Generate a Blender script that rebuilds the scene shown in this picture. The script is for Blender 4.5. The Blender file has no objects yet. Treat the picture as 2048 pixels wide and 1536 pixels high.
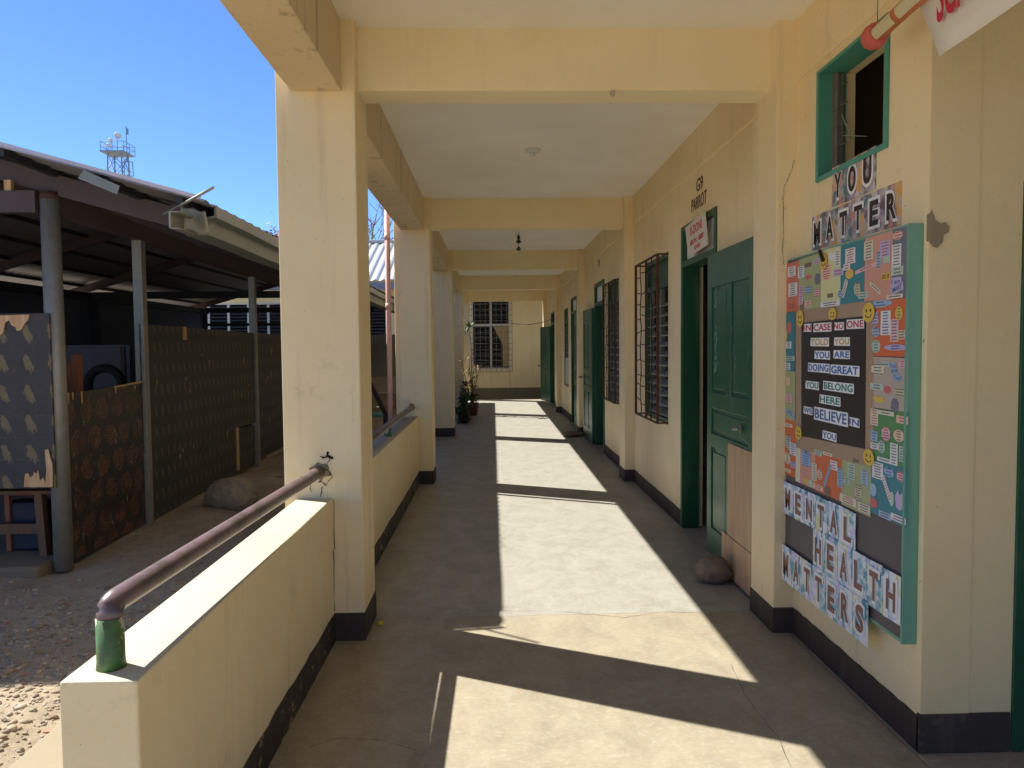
import bpy, math, random
from math import sin, cos, pi, radians, sqrt
from mathutils import Vector, Matrix
R = random.Random(7)
sc = bpy.context.scene
# ------------------------------------------------------------------ camera
F, YAW, PITCH, ROLL, CX, CY, H = 1485.693, .0239, -.0485, .009, 1022.79, 766.2, 1.55
cyw, syw, cp, sp, cr, sr = cos(YAW), sin(YAW), cos(PITCH), sin(PITCH), cos(ROLL), sin(ROLL)
right0 = Vector((cyw, -syw, 0)); fwd = Vector((syw*cp, cyw*cp, sp)); up0 = Vector((-syw*sp, -cyw*sp, cp))
rt = right0*cr - up0*sr; up = right0*sr + up0*cr
cam = bpy.data.cameras.new('camera'); co = bpy.data.objects.new('camera', cam); sc.collection.objects.link(co)
co.matrix_world = Matrix((( rt.x, up.x, -fwd.x, 0), (rt.y, up.y, -fwd.y, 0), (rt.z, up.z, -fwd.z, H), (0, 0, 0, 1)))
cam.sensor_width = 36; cam.lens = F/2048*36; cam.shift_x = (1024-CX)/2048; cam.shift_y = (CY-768)/2048
cam.clip_start = .05; cam.clip_end = 3000
sc.camera = co
# ------------------------------------------------------------------ sky and sun
SUN_EL = radians(49.3)
sdir = Vector((-1, .495, 0)).normalized()          # towards the sun, horizontally
w = bpy.data.worlds.new('World'); sc.world = w; w.use_nodes = True
nt = w.node_tree; bgn = nt.nodes['Background']
sky = nt.nodes.new('ShaderNodeTexSky'); sky.sky_type = 'NISHITA'; sky.sun_disc = False
sky.sun_elevation = SUN_EL; sky.sun_rotation = math.atan2(sdir.x, sdir.y)
sky.altitude = 0; sky.air_density = .62; sky.dust_density = 0; sky.ozone_density = 10
nt.links.new(sky.outputs[0], bgn.inputs[0]); bgn.inputs[1].default_value = .052
sl = bpy.data.lights.new('sun', 'SUN'); so = bpy.data.objects.new('sun', sl); sc.collection.objects.link(so)
sl.energy = 2.35; sl.angle = radians(.5); sl.color = (1, .97, .91)
sv = Vector((sdir.x*cos(SUN_EL), sdir.y*cos(SUN_EL), sin(SUN_EL)))
so.rotation_euler = sv.to_track_quat('Z', 'Y').to_euler(); so.location = (-20, 10, 30)
sc.view_settings.view_transform = 'Standard'; sc.view_settings.look = 'None'
sc.view_settings.exposure = 2.2; sc.view_settings.gamma = 1
try:
    sc.cycles.max_bounces = 16; sc.cycles.diffuse_bounces = 10
except Exception: pass

# ------------------------------------------------------------------ helpers
def ray(px, py):
    du, dv = px-CX, py-CY
    u, v = du*cr-dv*sr, du*sr+dv*cr
    xr, zu = u/F, -v/F
    yr = cp-zu*sp; Z = sp+zu*cp
    return (xr*cyw+yr*syw, -xr*syw+yr*cyw, Z)
def onX(px, py, X):
    d = ray(px, py); t = X/d[0]; return (d[1]*t, H+d[2]*t)
def onY(px, py, Y):
    d = ray(px, py); t = Y/d[1]; return (d[0]*t, H+d[2]*t)
def onZ(px, py, Z):
    d = ray(px, py); t = (Z-H)/d[2]; return (d[0]*t, d[1]*t)

def wloc(o):
    v = Vector(o.location)
    while o.parent: o = o.parent; v += Vector(o.location)
    return v
def tag(o, label=None, cat=None, group=None, kind=None):
    if label: o['label'] = label
    if cat: o['category'] = cat
    if group: o['group'] = group
    if kind: o['kind'] = kind
    return o
def link(o, parent):
    sc.collection.objects.link(o)
    if parent:
        o.parent = parent; o.location = -wloc(parent)
    return o
def thing(name, loc, label, cat, group=None):
    o = bpy.data.objects.new(name, None); sc.collection.objects.link(o); o.location = loc
    o.empty_display_size = .1
    return tag(o, label, cat, group)
class MB:
    def __init__(s): s.v = []; s.f = []; s.m = []
    def add(s, vs, fs, m=0):
        b = len(s.v); s.v += [tuple(v) for v in vs]; s.f += [tuple(b+i for i in f) for f in fs]; s.m += [m]*len(fs); return s
    def box(s, x0, x1, y0, y1, z0, z1, m=0):
        x0, x1 = sorted((x0, x1)); y0, y1 = sorted((y0, y1)); z0, z1 = sorted((z0, z1))
        return s.add([(x, y, z) for z in (z0, z1) for y in (y0, y1) for x in (x0, x1)],
                     [(0, 2, 3, 1), (4, 5, 7, 6), (0, 1, 5, 4), (2, 6, 7, 3), (0, 4, 6, 2), (1, 3, 7, 5)], m)
    def bar(s, p0, p1, w, h, m=0, upv=(0, 0, 1)):
        p0, p1 = Vector(p0), Vector(p1); d = (p1-p0).normalized(); u = Vector(upv)
        if abs(d.dot(u)) > .99: u = Vector((1, 0, 0))
        a = d.cross(u).normalized()*(w/2); b = a.cross(d).normalized()*(h/2)
        vs = [p+sa*a+sb*b for p in (p0, p1) for sa, sb in ((-1, -1), (1, -1), (1, 1), (-1, 1))]
        return s.add(vs, [(3, 2, 1, 0), (4, 5, 6, 7), (0, 1, 5, 4), (1, 2, 6, 5), (2, 3, 7, 6), (3, 0, 4, 7)], m)
    def tube(s, pts, r, n=8, m=0, r2=None):
        pts = [Vector(p) for p in pts]; rings = []
        for i, p in enumerate(pts):
            d = (pts[min(i+1, len(pts)-1)]-pts[max(i-1, 0)]).normalized()
            u = Vector((0, 0, 1)) if abs(d.z) < .95 else Vector((1, 0, 0))
            a = d.cross(u).normalized(); b = a.cross(d).normalized()
            rr = r if r2 is None else r+(r2-r)*i/(len(pts)-1)
            rings.append([p+(a*cos(2*pi*k/n)+b*sin(2*pi*k/n))*rr for k in range(n)])
        vs = [q for g in rings for q in g]; fs = []
        for i in range(len(pts)-1):
            for k in range(n):
                k2 = (k+1) % n; fs.append((i*n+k, i*n+k2, (i+1)*n+k2, (i+1)*n+k))
        fs.append(tuple(range(n-1, -1, -1))); fs.append(tuple((len(pts)-1)*n+k for k in range(n)))
        return s.add(vs, fs, m)
    def prismX(s, poly, x0, x1, m=0):     # poly of (y, z)
        n = len(poly); vs = [(x0, y, z) for y, z in poly]+[(x1, y, z) for y, z in poly]
        a = sum(poly[i][0]*poly[(i+1) % n][1]-poly[(i+1) % n][0]*poly[i][1] for i in range(n))
        fs = [tuple(range(n-1, -1, -1)), tuple(range(n, 2*n))]+[(i, (i+1) % n, n+(i+1) % n, n+i) for i in range(n)]
        if (a < 0) != (x1 < x0): fs = [tuple(reversed(f)) for f in fs]
        return s.add(vs, fs, m)
    def prismY(s, poly, y0, y1, m=0):     # poly of (x, z)
        n = len(poly); vs = [(x, y0, z) for x, z in poly]+[(x, y1, z) for x, z in poly]
        a = sum(poly[i][0]*poly[(i+1) % n][1]-poly[(i+1) % n][0]*poly[i][1] for i in range(n))
        fs = [tuple(range(n)), tuple(range(2*n-1, n-1, -1))]+[(i, n+i, n+(i+1) % n, (i+1) % n) for i in range(n)]
        if (a < 0) != (y1 < y0): fs = [tuple(reversed(f)) for f in fs]
        return s.add(vs, fs, m)
    def lathe(s, c, prof, n=20, m=0):
        vs = [(c[0]+r*cos(2*pi*k/n), c[1]+r*sin(2*pi*k/n), c[2]+z) for r, z in prof for k in range(n)]; fs = []
        for i in range(len(prof)-1):
            for k in range(n):
                k2 = (k+1) % n; fs.append((i*n+k, i*n+k2, (i+1)*n+k2, (i+1)*n+k))
        fs.append(tuple(range(n-1, -1, -1))); fs.append(tuple((len(prof)-1)*n+k for k in range(n)))
        return s.add(vs, fs, m)
    def build(s, name, mats, parent=None, bevel=0, smooth=False, seg=2):
        me = bpy.data.meshes.new(name); me.from_pydata(s.v, [], s.f)
        if not isinstance(mats, (list, tuple)): mats = [mats]
        for m in mats: me.materials.append(m)
        for p, mi in zip(me.polygons, s.m):
            p.material_index = mi; p.use_smooth = smooth and len(p.vertices) <= 4
        me.update()
        o = bpy.data.objects.new(name, me); link(o, parent)
        if bevel:
            b = o.modifiers.new('bevel', 'BEVEL'); b.width = bevel; b.segments = seg; b.limit_method = 'ANGLE'; b.angle_limit = radians(40)
        return o

# ------------------------------------------------------------------ materials
def L(c):
    return tuple((v/12.92 if v <= .04045 else ((v+.055)/1.055)**2.4) for v in [x/255 for x in c])+(1,)
class N:
    def __init__(s, name):
        s.m = bpy.data.materials.new(name); s.m.use_nodes = True; s.t = s.m.node_tree
        s.b = s.t.nodes['Principled BSDF']; s.co = s.t.nodes.new('ShaderNodeTexCoord').outputs['Object']
    def n(s, ty, **k):
        nd = s.t.nodes.new('ShaderNode'+ty)
        for a, b in k.items(): setattr(nd, a, b)
        return nd
    def l(s, a, b): s.t.links.new(a, b)
    def map(s, scale=(1, 1, 1), loc=(0, 0, 0), rot=(0, 0, 0)):
        m = s.n('Mapping'); m.inputs['Scale'].default_value = scale; m.inputs['Location'].default_value = loc; m.inputs['Rotation'].default_value = rot
        s.l(s.co, m.inputs[0]); return m.outputs[0]
    def noise(s, sc_, det=4, rough=.55, vec=None, dist=0):
        n = s.n('TexNoise'); n.inputs['Scale'].default_value = sc_; n.inputs['Detail'].default_value = det
        n.inputs['Roughness'].default_value = rough; n.inputs['Distortion'].default_value = dist
        s.l(vec or s.co, n.inputs['Vector']); return n.outputs['Fac']
    def ramp(s, fac, stops, interp='LINEAR'):
        r = s.n('ValToRGB'); r.color_ramp.interpolation = interp; e = r.color_ramp.elements
        while len(e) < len(stops): e.new(.5)
        for x, (p, c) in zip(e, stops):
            x.position = p; x.color = c if len(c) == 4 else tuple(c)+(1,)
        s.l(fac, r.inputs[0]); return r.outputs[0]
    def thr(s, fac, a, b):
        r = s.n('MapRange'); r.inputs[1].default_value = a; r.inputs[2].default_value = b; s.l(fac, r.inputs[0]); return r.outputs[0]
    def math(s, op, a, b=0):
        m = s.n('Math', operation=op)
        for i, q in enumerate((a, b)):
            if isinstance(q, (int, float)): m.inputs[i].default_value = q
            else: s.l(q, m.inputs[i])
        return m.outputs[0]
    def mix(s, fac, a, b, mode='MIX'):
        m = s.n('Mix', data_type='RGBA', blend_type=mode)
        for i, q in ((0, fac), (6, a), (7, b)):
            if isinstance(q, (int, float)): m.inputs[i].default_value = q
            elif isinstance(q, tuple): m.inputs[i].default_value = q
            else: s.l(q, m.inputs[i])
        return m.outputs[2]
    def out(s, col, rough=.6, bump=None, bs=.2, bd=.01, metal=0, spec=None):
        if isinstance(col, tuple): s.b.inputs['Base Color'].default_value = col
        else: s.l(col, s.b.inputs['Base Color'])
        if isinstance(rough, (int, float)): s.b.inputs['Roughness'].default_value = rough
        else: s.l(rough, s.b.inputs['Roughness'])
        s.b.inputs['Metallic'].default_value = metal
        if spec is not None: s.b.inputs['Specular IOR Level'].default_value = spec
        if bump is not None:
            b = s.n('Bump'); b.inputs['Strength'].default_value = bs; b.inputs['Distance'].default_value = bd
            s.l(bump, b.inputs['Height']); s.l(b.outputs[0], s.b.inputs['Normal'])
        return s.m

def plaster(name, col, dirt=L((120, 92, 58)), amt=.35, rough=.7, streak=.35, cracks=.5, specks=.74):
    k = N(name)
    big = k.noise(.9, 5, .6); mid = k.noise(5, 6, .65)
    c = k.mix(k.thr(big, .35, .7), col, tuple(v*q for v, q in zip(col[:3], (.90, .87, .80)))+(1,))
    st = k.noise(1, 5, .7, k.map((9, 9, .55)))
    c = k.mix(k.math('MULTIPLY', k.thr(st, .56, .8), streak), c, dirt)
    bl = k.noise(2.3, 8, .75, k.map((1, 1, 1), (3, 1, 7)))
    c = k.mix(k.math('MULTIPLY', k.thr(bl, .6, .78), amt), c, dirt)
    sp_ = k.noise(42, 3, .5)
    c = k.mix(k.math('MULTIPLY', k.thr(sp_, specks, specks+.04), .5), c, tuple(v*.45 for v in dirt[:3])+(1,))
    v = k.n('TexVoronoi', feature='DISTANCE_TO_EDGE'); v.inputs['Scale'].default_value = .8
    wv = k.n('Mix', data_type='VECTOR'); wv.inputs[0].default_value = .18
    ns = k.n('TexNoise'); ns.inputs['Scale'].default_value = 3; ns.inputs['Detail'].default_value = 6; k.l(k.co, ns.inputs['Vector'])
    k.l(k.co, wv.inputs[4]); k.l(ns.outputs['Color'], wv.inputs[5]); k.l(wv.outputs[1], v.inputs['Vector'])
    cm = k.math('MULTIPLY', k.thr(v.outputs['Distance'], .0028, .0008), k.thr(k.noise(.7, 2, .5, k.map((1, 1, 1), (9, 4, 2))), .56, .66))
    c = k.mix(k.math('MULTIPLY', cm, cracks), c, tuple(v_*.3 for v_ in dirt[:3])+(1,))
    h = k.math('ADD', k.math('MULTIPLY', mid, .6), k.math('MULTIPLY', k.noise(60, 3, .6), .25))
    return k.out(c, rough, h, .35, .012)
def chipped(name, col, under, rough=.35, amt=.7, scale=7, bumpy=.15):
    k = N(name)
    c = k.mix(k.noise(1.7, 4), col, tuple(v*.72 for v in col[:3])+(1,))
    ch = k.noise(scale, 9, .72)
    c = k.mix(k.thr(ch, amt, amt+.012), c, under)
    dust = k.noise(1, 5, .7, k.map((5, 5, .8)))
    c = k.mix(k.math('MULTIPLY', k.thr(dust, .55, .8), .25), c, L((170, 165, 150)))
    return k.out(c, k.thr(k.noise(9, 5), 0, 1.6) if rough is None else k.math('ADD', k.math('MULTIPLY', k.noise(6, 4), .25), rough-.1), ch, bumpy, .004)
def plain(name, col, rough=.6, metal=0, var=.15, scale=6, bs=.1):
    k = N(name); n = k.noise(scale, 6, .65)
    c = k.mix(n, tuple(min(1, v*(1+var)) for v in col[:3])+(1,), tuple(v*(1-2*var) for v in col[:3])+(1,))
    return k.out(c, rough, n, bs, .005, metal)
def wood(name, a, b, scale=1, axis=2, rough=.7):
    k = N(name); s_ = [14*scale]*3; s_[axis] = .9*scale
    n = k.noise(1, 7, .65, k.map(tuple(s_)), .6)
    return k.out(k.mix(k.thr(n, .3, .7), a, b), rough, n, .25, .004)

M = {}
M['wall'] = plaster('cream_plaster', L((234, 214, 170)), cracks=0)
M['wallr'] = plaster('cream_plaster_classroom', L((238, 217, 174)), amt=.38, streak=.4, cracks=0, specks=.705)
M['column'] = plaster('cream_plaster_column', L((236, 216, 174)), amt=.42, streak=.32, cracks=0)
M['parapet'] = plaster('cream_plaster_parapet', L((234, 215, 172)), amt=.45, streak=.25, cracks=0)
M['coping'] = plaster('weathered_sun_dimmed_coping', L((192, 184, 160)), L((120, 106, 82)), amt=1, streak=0, cracks=1, rough=.85)  # mottled wear; base darkened so the sunlit parapet top doesn't burn white
M['beam'] = plaster('cream_plaster_beam', L((238, 222, 182)), amt=.2, streak=.1, cracks=0)
M['edge'] = plaster('stained_plaster_edge_beam', L((216, 195, 158)), L((105, 84, 64)), amt=.8, streak=1, cracks=0)
M['far'] = plaster('yellow_plaster_end_wall', L((250, 238, 190)), amt=.12, streak=.3, cracks=.2)
M['ceil'] = plaster('white_ceiling_paint', L((240, 235, 224)), L((160, 145, 120)), amt=.22, streak=0, cracks=0)
M['skirt'] = plaster('dark_skirting_paint', L((62, 50, 43)), L((136, 116, 90)), amt=.75, streak=.3, cracks=0, rough=.75, specks=.68)
M['skirtw'] = chipped('worn_skirting_paint', L((52, 44, 40)), L((168, 142, 100)), .55, .58, 9, .5)
M['plinth'] = plaster('grey_green_plinth', L((128, 122, 98)), L((80, 72, 60)), amt=.5)
M['green'] = chipped('dark_green_door_paint', L((32, 92, 64)), L((128, 124, 98)), .3, .74)
M['greend'] = chipped('deep_green_frame_paint', L((26, 80, 50)), L((100, 92, 60)), .4, .73)
M['teal'] = chipped('teal_frame_paint', L((78, 150, 130)), L((150, 140, 110)), .5, .72)
M['tealb'] = chipped('board_frame_green', L((112, 162, 136)), L((180, 170, 130)), .5, .74)
M['black'] = plain('black_iron', L((34, 26, 24)), .6)
M['rust'] = plain('rusty_iron', L((78, 44, 32)), .75, 0, .3, 20)
M['steel'] = plain('dull_steel', L((150, 148, 140)), .4, .6)
M['gi'] = plain('galvanised_steel', L((146, 142, 132)), .5, .35, .2, 12)
M['dark'] = plain('dark_void', L((34, 30, 28)), .9)
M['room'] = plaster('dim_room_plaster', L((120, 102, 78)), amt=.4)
M['ply'] = wood('plywood', L((196, 164, 128)), L((160, 126, 92)))
M['plyedge'] = wood('torn_pale_plywood', L((214, 178, 130)), L((176, 132, 88)), 2)
M['wood'] = wood('brown_timber', L((120, 84, 56)), L((78, 52, 36)))
M['wooddark'] = wood('dark_timber', L((70, 44, 34)), L((42, 28, 24)))
M['redsteel'] = plain('red_oxide_steel', L((82, 66, 66)), .65, 0, .2, 5)
M['darksteel'] = plain('dark_steel', L((42, 42, 48)), .6)
M['white'] = plain('white_frame_paint', L((214, 214, 208)), .5, 0, .06)
M['glass'] = plain('dark_louvre_glass', L((92, 98, 102)), .15, 0, .1)
M['paper'] = plain('white_paper', L((232, 230, 226)), .7, 0, .04)
M['kraft'] = plain('brown_kraft_paper', L((168, 140, 112)), .75, 0, .08)
M['blackpaper'] = plain('black_poster_paper', L((52, 46, 44)), .35, 0, .12, 3)
M['brownink'] = plain('brown_letter_ink', L((138, 98, 82)), .7, 0, .1)
M['darkink'] = plain('dark_letter_ink', L((56, 40, 38)), .7, 0, .1)
M['redink'] = plain('red_ink', L((196, 40, 66)), .7, 0, .1)
M['signink'] = plain('dark_red_sign_paint', L((92, 40, 34)), .8, 0, .2, 30)
M['pink'] = plain('pink_pvc', L((226, 170, 150)), .5, 0, .08)
M['orange'] = plain('orange_wrap', L((214, 120, 74)), .5, 0, .1)
M['coral'] = plain('coral_cloth', L((204, 98, 84)), .8, 0, .15, 20, .4)
M['pot'] = plain('terracotta_pot', L((104, 58, 50)), .7)
M['leaf'] = plain('green_leaf', L((74, 98, 48)), .5, 0, .3, 14)
M['leafd'] = plain('dark_leaf', L((58, 62, 44)), .5, 0, .35, 14)
M['stem'] = plain('dry_stem', L((140, 116, 80)), .8, 0, .25, 14)
M['deadleaf'] = plain('dry_orange_leaf', L((196, 110, 72)), .7, 0, .3, 20)
M['red'] = plain('red_plastic', L((178, 30, 26)), .5)
M['yellow'] = plain('yellow_plastic', L((226, 200, 40)), .4)
M['curtain'] = plain('tan_curtain', L((196, 178, 130)), .9, 0, .2, 6)
M['bluecloth'] = plain('navy_plastic', L((30, 36, 50)), .6)

def floor_mat():
    k = N('polished_cement')
    sep = k.n('SeparateXYZ'); k.l(k.co, sep.inputs[0])
    big = k.noise(1.1, 6, .62); fine = k.noise(14, 6, .7); sw = k.noise(4.5, 8, .72, k.map((1.1, .8, 1)), .5); spk = k.noise(34, 4, .75, k.map((1, 1.6, 1), (4, 2, 1)), .6)
    far = k.mix(k.thr(sw, .3, .7), L((164, 160, 148)), L((137, 133, 121)))
    near = k.mix(k.thr(sw, .3, .7), L((164, 153, 130)), L((136, 126, 105)))
    yy = k.math('ADD', sep.outputs[1], k.math('MULTIPLY', big, .12))
    c = k.mix(k.thr(yy, 4.26, 4.30), near, far)
    c = k.mix(k.math('MULTIPLY', k.thr(fine, .5, .75), .35), c, L((162, 157, 143)))
    c = k.mix(k.math('MULTIPLY', k.thr(k.noise(2.2, 7, .7, k.map((1, 1, 1), (5, 5, 5))), .58, .75), .4), c, L((92, 84, 72)))
    c = k.mix(k.math('MULTIPLY', k.thr(spk, .52, .68), .38), c, L((186, 180, 164)))
    c = k.mix(k.math('MULTIPLY', k.thr(k.noise(21, 5, .7, k.map((.35, 1.3, 1), (8, 3, 5))), .6, .74), .3), c, L((96, 88, 76)))
    # construction joint and hair cracks
    j = k.math('ABSOLUTE', k.math('SUBTRACT', yy, 4.28))
    c = k.mix(k.math('MULTIPLY', k.thr(j, .004, .001), .4), c, L((70, 62, 50)))
    v = k.n('TexVoronoi', feature='DISTANCE_TO_EDGE'); v.inputs['Scale'].default_value = .55
    wv = k.n('Mix', data_type='VECTOR'); wv.inputs[0].default_value = .2
    ns = k.n('TexNoise'); ns.inputs['Scale'].default_value = 2; ns.inputs['Detail'].default_value = 7; k.l(k.co, ns.inputs['Vector'])
    k.l(k.co, wv.inputs[4]); k.l(ns.outputs['Color'], wv.inputs[5]); k.l(wv.outputs[1], v.inputs['Vector'])
    c = k.mix(k.math('MULTIPLY', k.math('MULTIPLY', k.thr(v.outputs['Distance'], .0022, .0006), k.thr(k.noise(.6, 2), .5, .6)), .35), c, L((84, 76, 64)))
    r = k.math('ADD', .3, k.math('MULTIPLY', sw, .35))
    h = k.math('ADD', k.math('MULTIPLY', sw, .8), k.math('MULTIPLY', fine, .15))
    return k.out(c, r, k.math('ADD', h, k.math('MULTIPLY', spk, .3)), .22, .008)
M['floor'] = floor_mat()
def ground_mat():
    k = N('dry_dirt')
    a = k.noise(.7, 7, .65); b = k.noise(9, 8, .75); c2 = k.noise(2.4, 7, .7)
    c = k.mix(k.thr(a, .35, .65), L((146, 130, 106)), L((174, 158, 132)))
    c = k.mix(k.math('MULTIPLY', k.thr(b, .45, .7), .5), c, L((96, 84, 70)))
    c = k.mix(k.math('MULTIPLY', k.thr(c2, .55, .7), .5), c, L((176, 160, 136)))
    return k.out(c, .95, k.math('ADD', b, k.math('MULTIPLY', k.noise(40, 5, .7), .4)), .7, .03)
M['ground'] = ground_mat()
M['concrete'] = plaster('rough_concrete', L((146, 134, 112)), L((100, 88, 70)), amt=.6, streak=0, cracks=1, rough=.9)
M['sill'] = plaster('dusty_sill', L((120, 106, 86)), L((84, 72, 58)), amt=.6, streak=0, cracks=1, rough=.9)
M['rubble'] = plaster('broken_mortar', L((142, 126, 98)), L((90, 78, 60)), amt=.7, streak=0)
def stone_mat(name, a, b):
    k = N(name); n = k.noise(5, 8, .7); n2 = k.noise(30, 4, .6)
    c = k.mix(n, a, b); c = k.mix(k.math('MULTIPLY', k.thr(n2, .5, .8), .4), c, tuple(v*1.3 for v in a[:3])+(1,))
    return k.out(c, .85, k.math('ADD', n, k.math('MULTIPLY', n2, .3)), .5, .02)
M['rock'] = stone_mat('river_rock', L((164, 148, 122)), L((108, 94, 76)))
M['rock2'] = stone_mat('door_rock', L((128, 112, 96)), L((86, 72, 60)))
def gravel_mat():
    k = N('gravel_stones'); v = k.n('TexWhiteNoise', noise_dimensions='3D')
    g = k.n('NewGeometry')
    rnd = g.outputs['Random Per Island']
    c = k.ramp(rnd, [(0, L((112, 100, 86))), (.4, L((148, 134, 114))), (.75, L((172, 158, 136))), (1, L((128, 104, 84)))])
    return k.out(c, .85)
M['gravel'] = gravel_mat()
def corr_mat(name, a, b, rust=.3):
    k = N(name); n = k.noise(2, 6, .65); r = k.noise(1, 6, .7, k.map((1, 6, 1)))
    c = k.mix(n, a, b); c = k.mix(k.math('MULTIPLY', k.thr(r, .58, .75), rust), c, L((96, 66, 50)))
    return k.out(c, .5, None, metal=.25)
M['corr'] = corr_mat('weathered_roof_sheet', L((150, 148, 156)), L((112, 112, 124)))
M['corrl'] = corr_mat('pale_roof_sheet', L((186, 188, 186)), L((160, 162, 160)), .05)
M['gutter'] = corr_mat('weathered_gutter', L((138, 140, 134)), L((104, 106, 102)), .5)
def panel_mat(name, base, mark, marka, sx, sy, axis, amt=.8, warn=True):
    # dark film-faced plywood, printed all over with rows of small hand-like blots
    k = N(name); sep = k.n('SeparateXYZ'); k.l(k.co, sep.inputs[0])
    u = k.math('MULTIPLY', sep.outputs[axis], 1/sx); v = k.math('MULTIPLY', sep.outputs[2], 1/sy)
    fu = k.math('FRACT', u); fv = k.math('FRACT', v)
    nz = k.noise(26, 4, .6)
    fu2 = k.math('ADD', fu, k.math('MULTIPLY', k.math('SUBTRACT', nz, .5), .35))
    du = k.math('MULTIPLY', k.math('SUBTRACT', k.math('ADD', fu2, k.math('MULTIPLY', fv, .35)), .5), 3.6); dv = k.math('MULTIPLY', k.math('SUBTRACT', fv, .5), 1.9)
    # three fingers: modulate by sine across u
    d2 = k.math('ADD', k.math('MULTIPLY', du, du), k.math('MULTIPLY', dv, dv))
    fing = k.math('SINE', k.math('MULTIPLY', k.math('ADD', fu2, k.math('MULTIPLY', fv, .35)), 48))
    low = k.thr(fv, .55, .45)
    edge = k.math('ADD', d2, k.math('MULTIPLY', low, k.math('MULTIPLY', fing, .16)))
    mk = k.math('MULTIPLY', k.thr(edge, .34, .28), marka)
    c = k.mix(k.thr(k.noise(1.5, 6, .7), .3, .7), base, tuple(q*.6 for q in base[:3])+(1,))
    c = k.mix(mk, c, mark)
    sc_ = k.noise(1, 6, .7, k.map((22, 22, 2.2)))
    c = k.mix(k.math('MULTIPLY', k.thr(sc_, .62, .72), amt*.45), c, L((120, 112, 98)))
    return k.out(c, .6, nz, .1, .003)
M['handp'] = panel_mat('film_faced_plywood', L((60, 55, 54)), L((124, 106, 68)), .75, .185, .225, 0, .2)
M['longp'] = panel_mat('worn_film_faced_plywood', L((62, 59, 57)), L((104, 98, 86)), .55, .15, .21, 1, .6)
def swirl_mat():
    k = N('peeling_patterned_plywood')
    sep = k.n('SeparateXYZ'); k.l(k.co, sep.inputs[0]); n = k.noise(16, 7, .7)
    v = k.math('MULTIPLY', sep.outputs[2], 1/.235); row = k.math('FLOOR', v)
    u = k.math('ADD', k.math('MULTIPLY', sep.outputs[1], 1/.25), k.math('MULTIPLY', row, .5))
    wob = k.math('MULTIPLY', k.math('SUBTRACT', n, .5), .95)
    du = k.math('SUBTRACT', k.math('ADD', k.math('FRACT', u), wob), .5); dv = k.math('SUBTRACT', k.math('ADD', k.math('FRACT', v), wob), .5)
    d = k.math('SQRT', k.math('ADD', k.math('MULTIPLY', du, du), k.math('MULTIPLY', dv, dv)))
    ring = k.math('SINE', k.math('MULTIPLY', d, 42)); inside = k.thr(d, .42, .36)
    c = k.mix(k.math('MULTIPLY', inside, k.thr(ring, -.6, .6)), L((52, 44, 41)), L((108, 70, 54)))
    c = k.mix(k.math('MULTIPLY', k.thr(k.noise(4, 7, .75), .48, .6), .75), c, L((40, 35, 33)))
    p = k.noise(9, 9, .78, k.map((1, 1, .6), (2, 9, 4)))
    c = k.mix(k.math('MULTIPLY', k.thr(p, .6, .64), .6), c, L((158, 152, 142)))
    st = k.noise(1, 6, .7, k.map((20, 20, 2.4)))
    c = k.mix(k.math('MULTIPLY', k.thr(st, .6, .7), .4), c, L((36, 30, 28)))
    return k.out(c, .4, n, .3, .004)
M['swirl'] = swirl_mat()
def card_mat(name, base, cols, axis_scale=(26, 26, 9)):
    k = N(name)
    v = k.n('TexVoronoi', feature='F1'); v.inputs['Scale'].default_value = 1; k.l(k.map(axis_scale), v.inputs['Vector'])
    sp_ = k.n('SeparateColor'); k.l(v.outputs['Color'], sp_.inputs[0])
    n = len(cols)
    c = k.ramp(sp_.outputs[0], [(i/n, cc) for i, cc in enumerate(cols)], 'CONSTANT')
    m = k.noise(22, 5, .6)
    return k.out(k.mix(k.thr(m, .38, .56), base, c), .6)
M['cardblue'] = card_mat('blue_watercolour_card', L((222, 226, 226)), [L((70, 136, 158)), L((212, 208, 150)), L((170, 190, 214)), L((226, 226, 224)), L((92, 160, 170)), L((196, 190, 222))])
M['cardpink'] = card_mat('pink_watercolour_card', L((190, 178, 172)), [L((196, 120, 112)), L((90, 120, 124)), L((214, 160, 84)), L((150, 130, 150)), L((206, 196, 188)), L((112, 90, 96))])
PC = dict(orangered=(206, 106, 82), olive=(166, 170, 116), paleyellow=(218, 214, 150), teal=(46, 122, 132), salmon=(212, 146, 124), slate=(104, 104, 120),
          orange=(214, 96, 46), taupe=(184, 166, 150), green=(72, 134, 74), cream=(222, 212, 180), pinkp=(226, 178, 186), bluep=(150, 180, 206), lav=(188, 172, 206),
          whitep=(228, 224, 220), mint=(176, 200, 178), sand=(206, 194, 150), yel=(226, 178, 70), peach=(232, 190, 160), rose=(206, 90, 96), brown=(120, 92, 66), gold=(222, 184, 60))
for kx, c in PC.items():
    c = tuple(q*.86+g_*.14 for q, g_ in zip(c, (188, 178, 162)))
    M['p_'+kx] = plain('paper_'+kx, L(c), .6, 0, .07, 9)
for kx, c in dict(red=(192, 62, 74), gold=(208, 166, 72), blue=(52, 104, 168), green=(58, 130, 98), steel=(84, 108, 152)).items(): M['i_'+kx] = plain('ink_'+kx, L(c), .6, 0, .1, 9)
M['inkgrey'] = plain('grey_print', L((120, 112, 116)), .7, 0, .1)
M['inkred'] = plain('pink_print', L((186, 96, 104)), .7, 0, .1)
M['inkblue'] = plain('blue_print', L((90, 104, 150)), .7, 0, .1)

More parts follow.
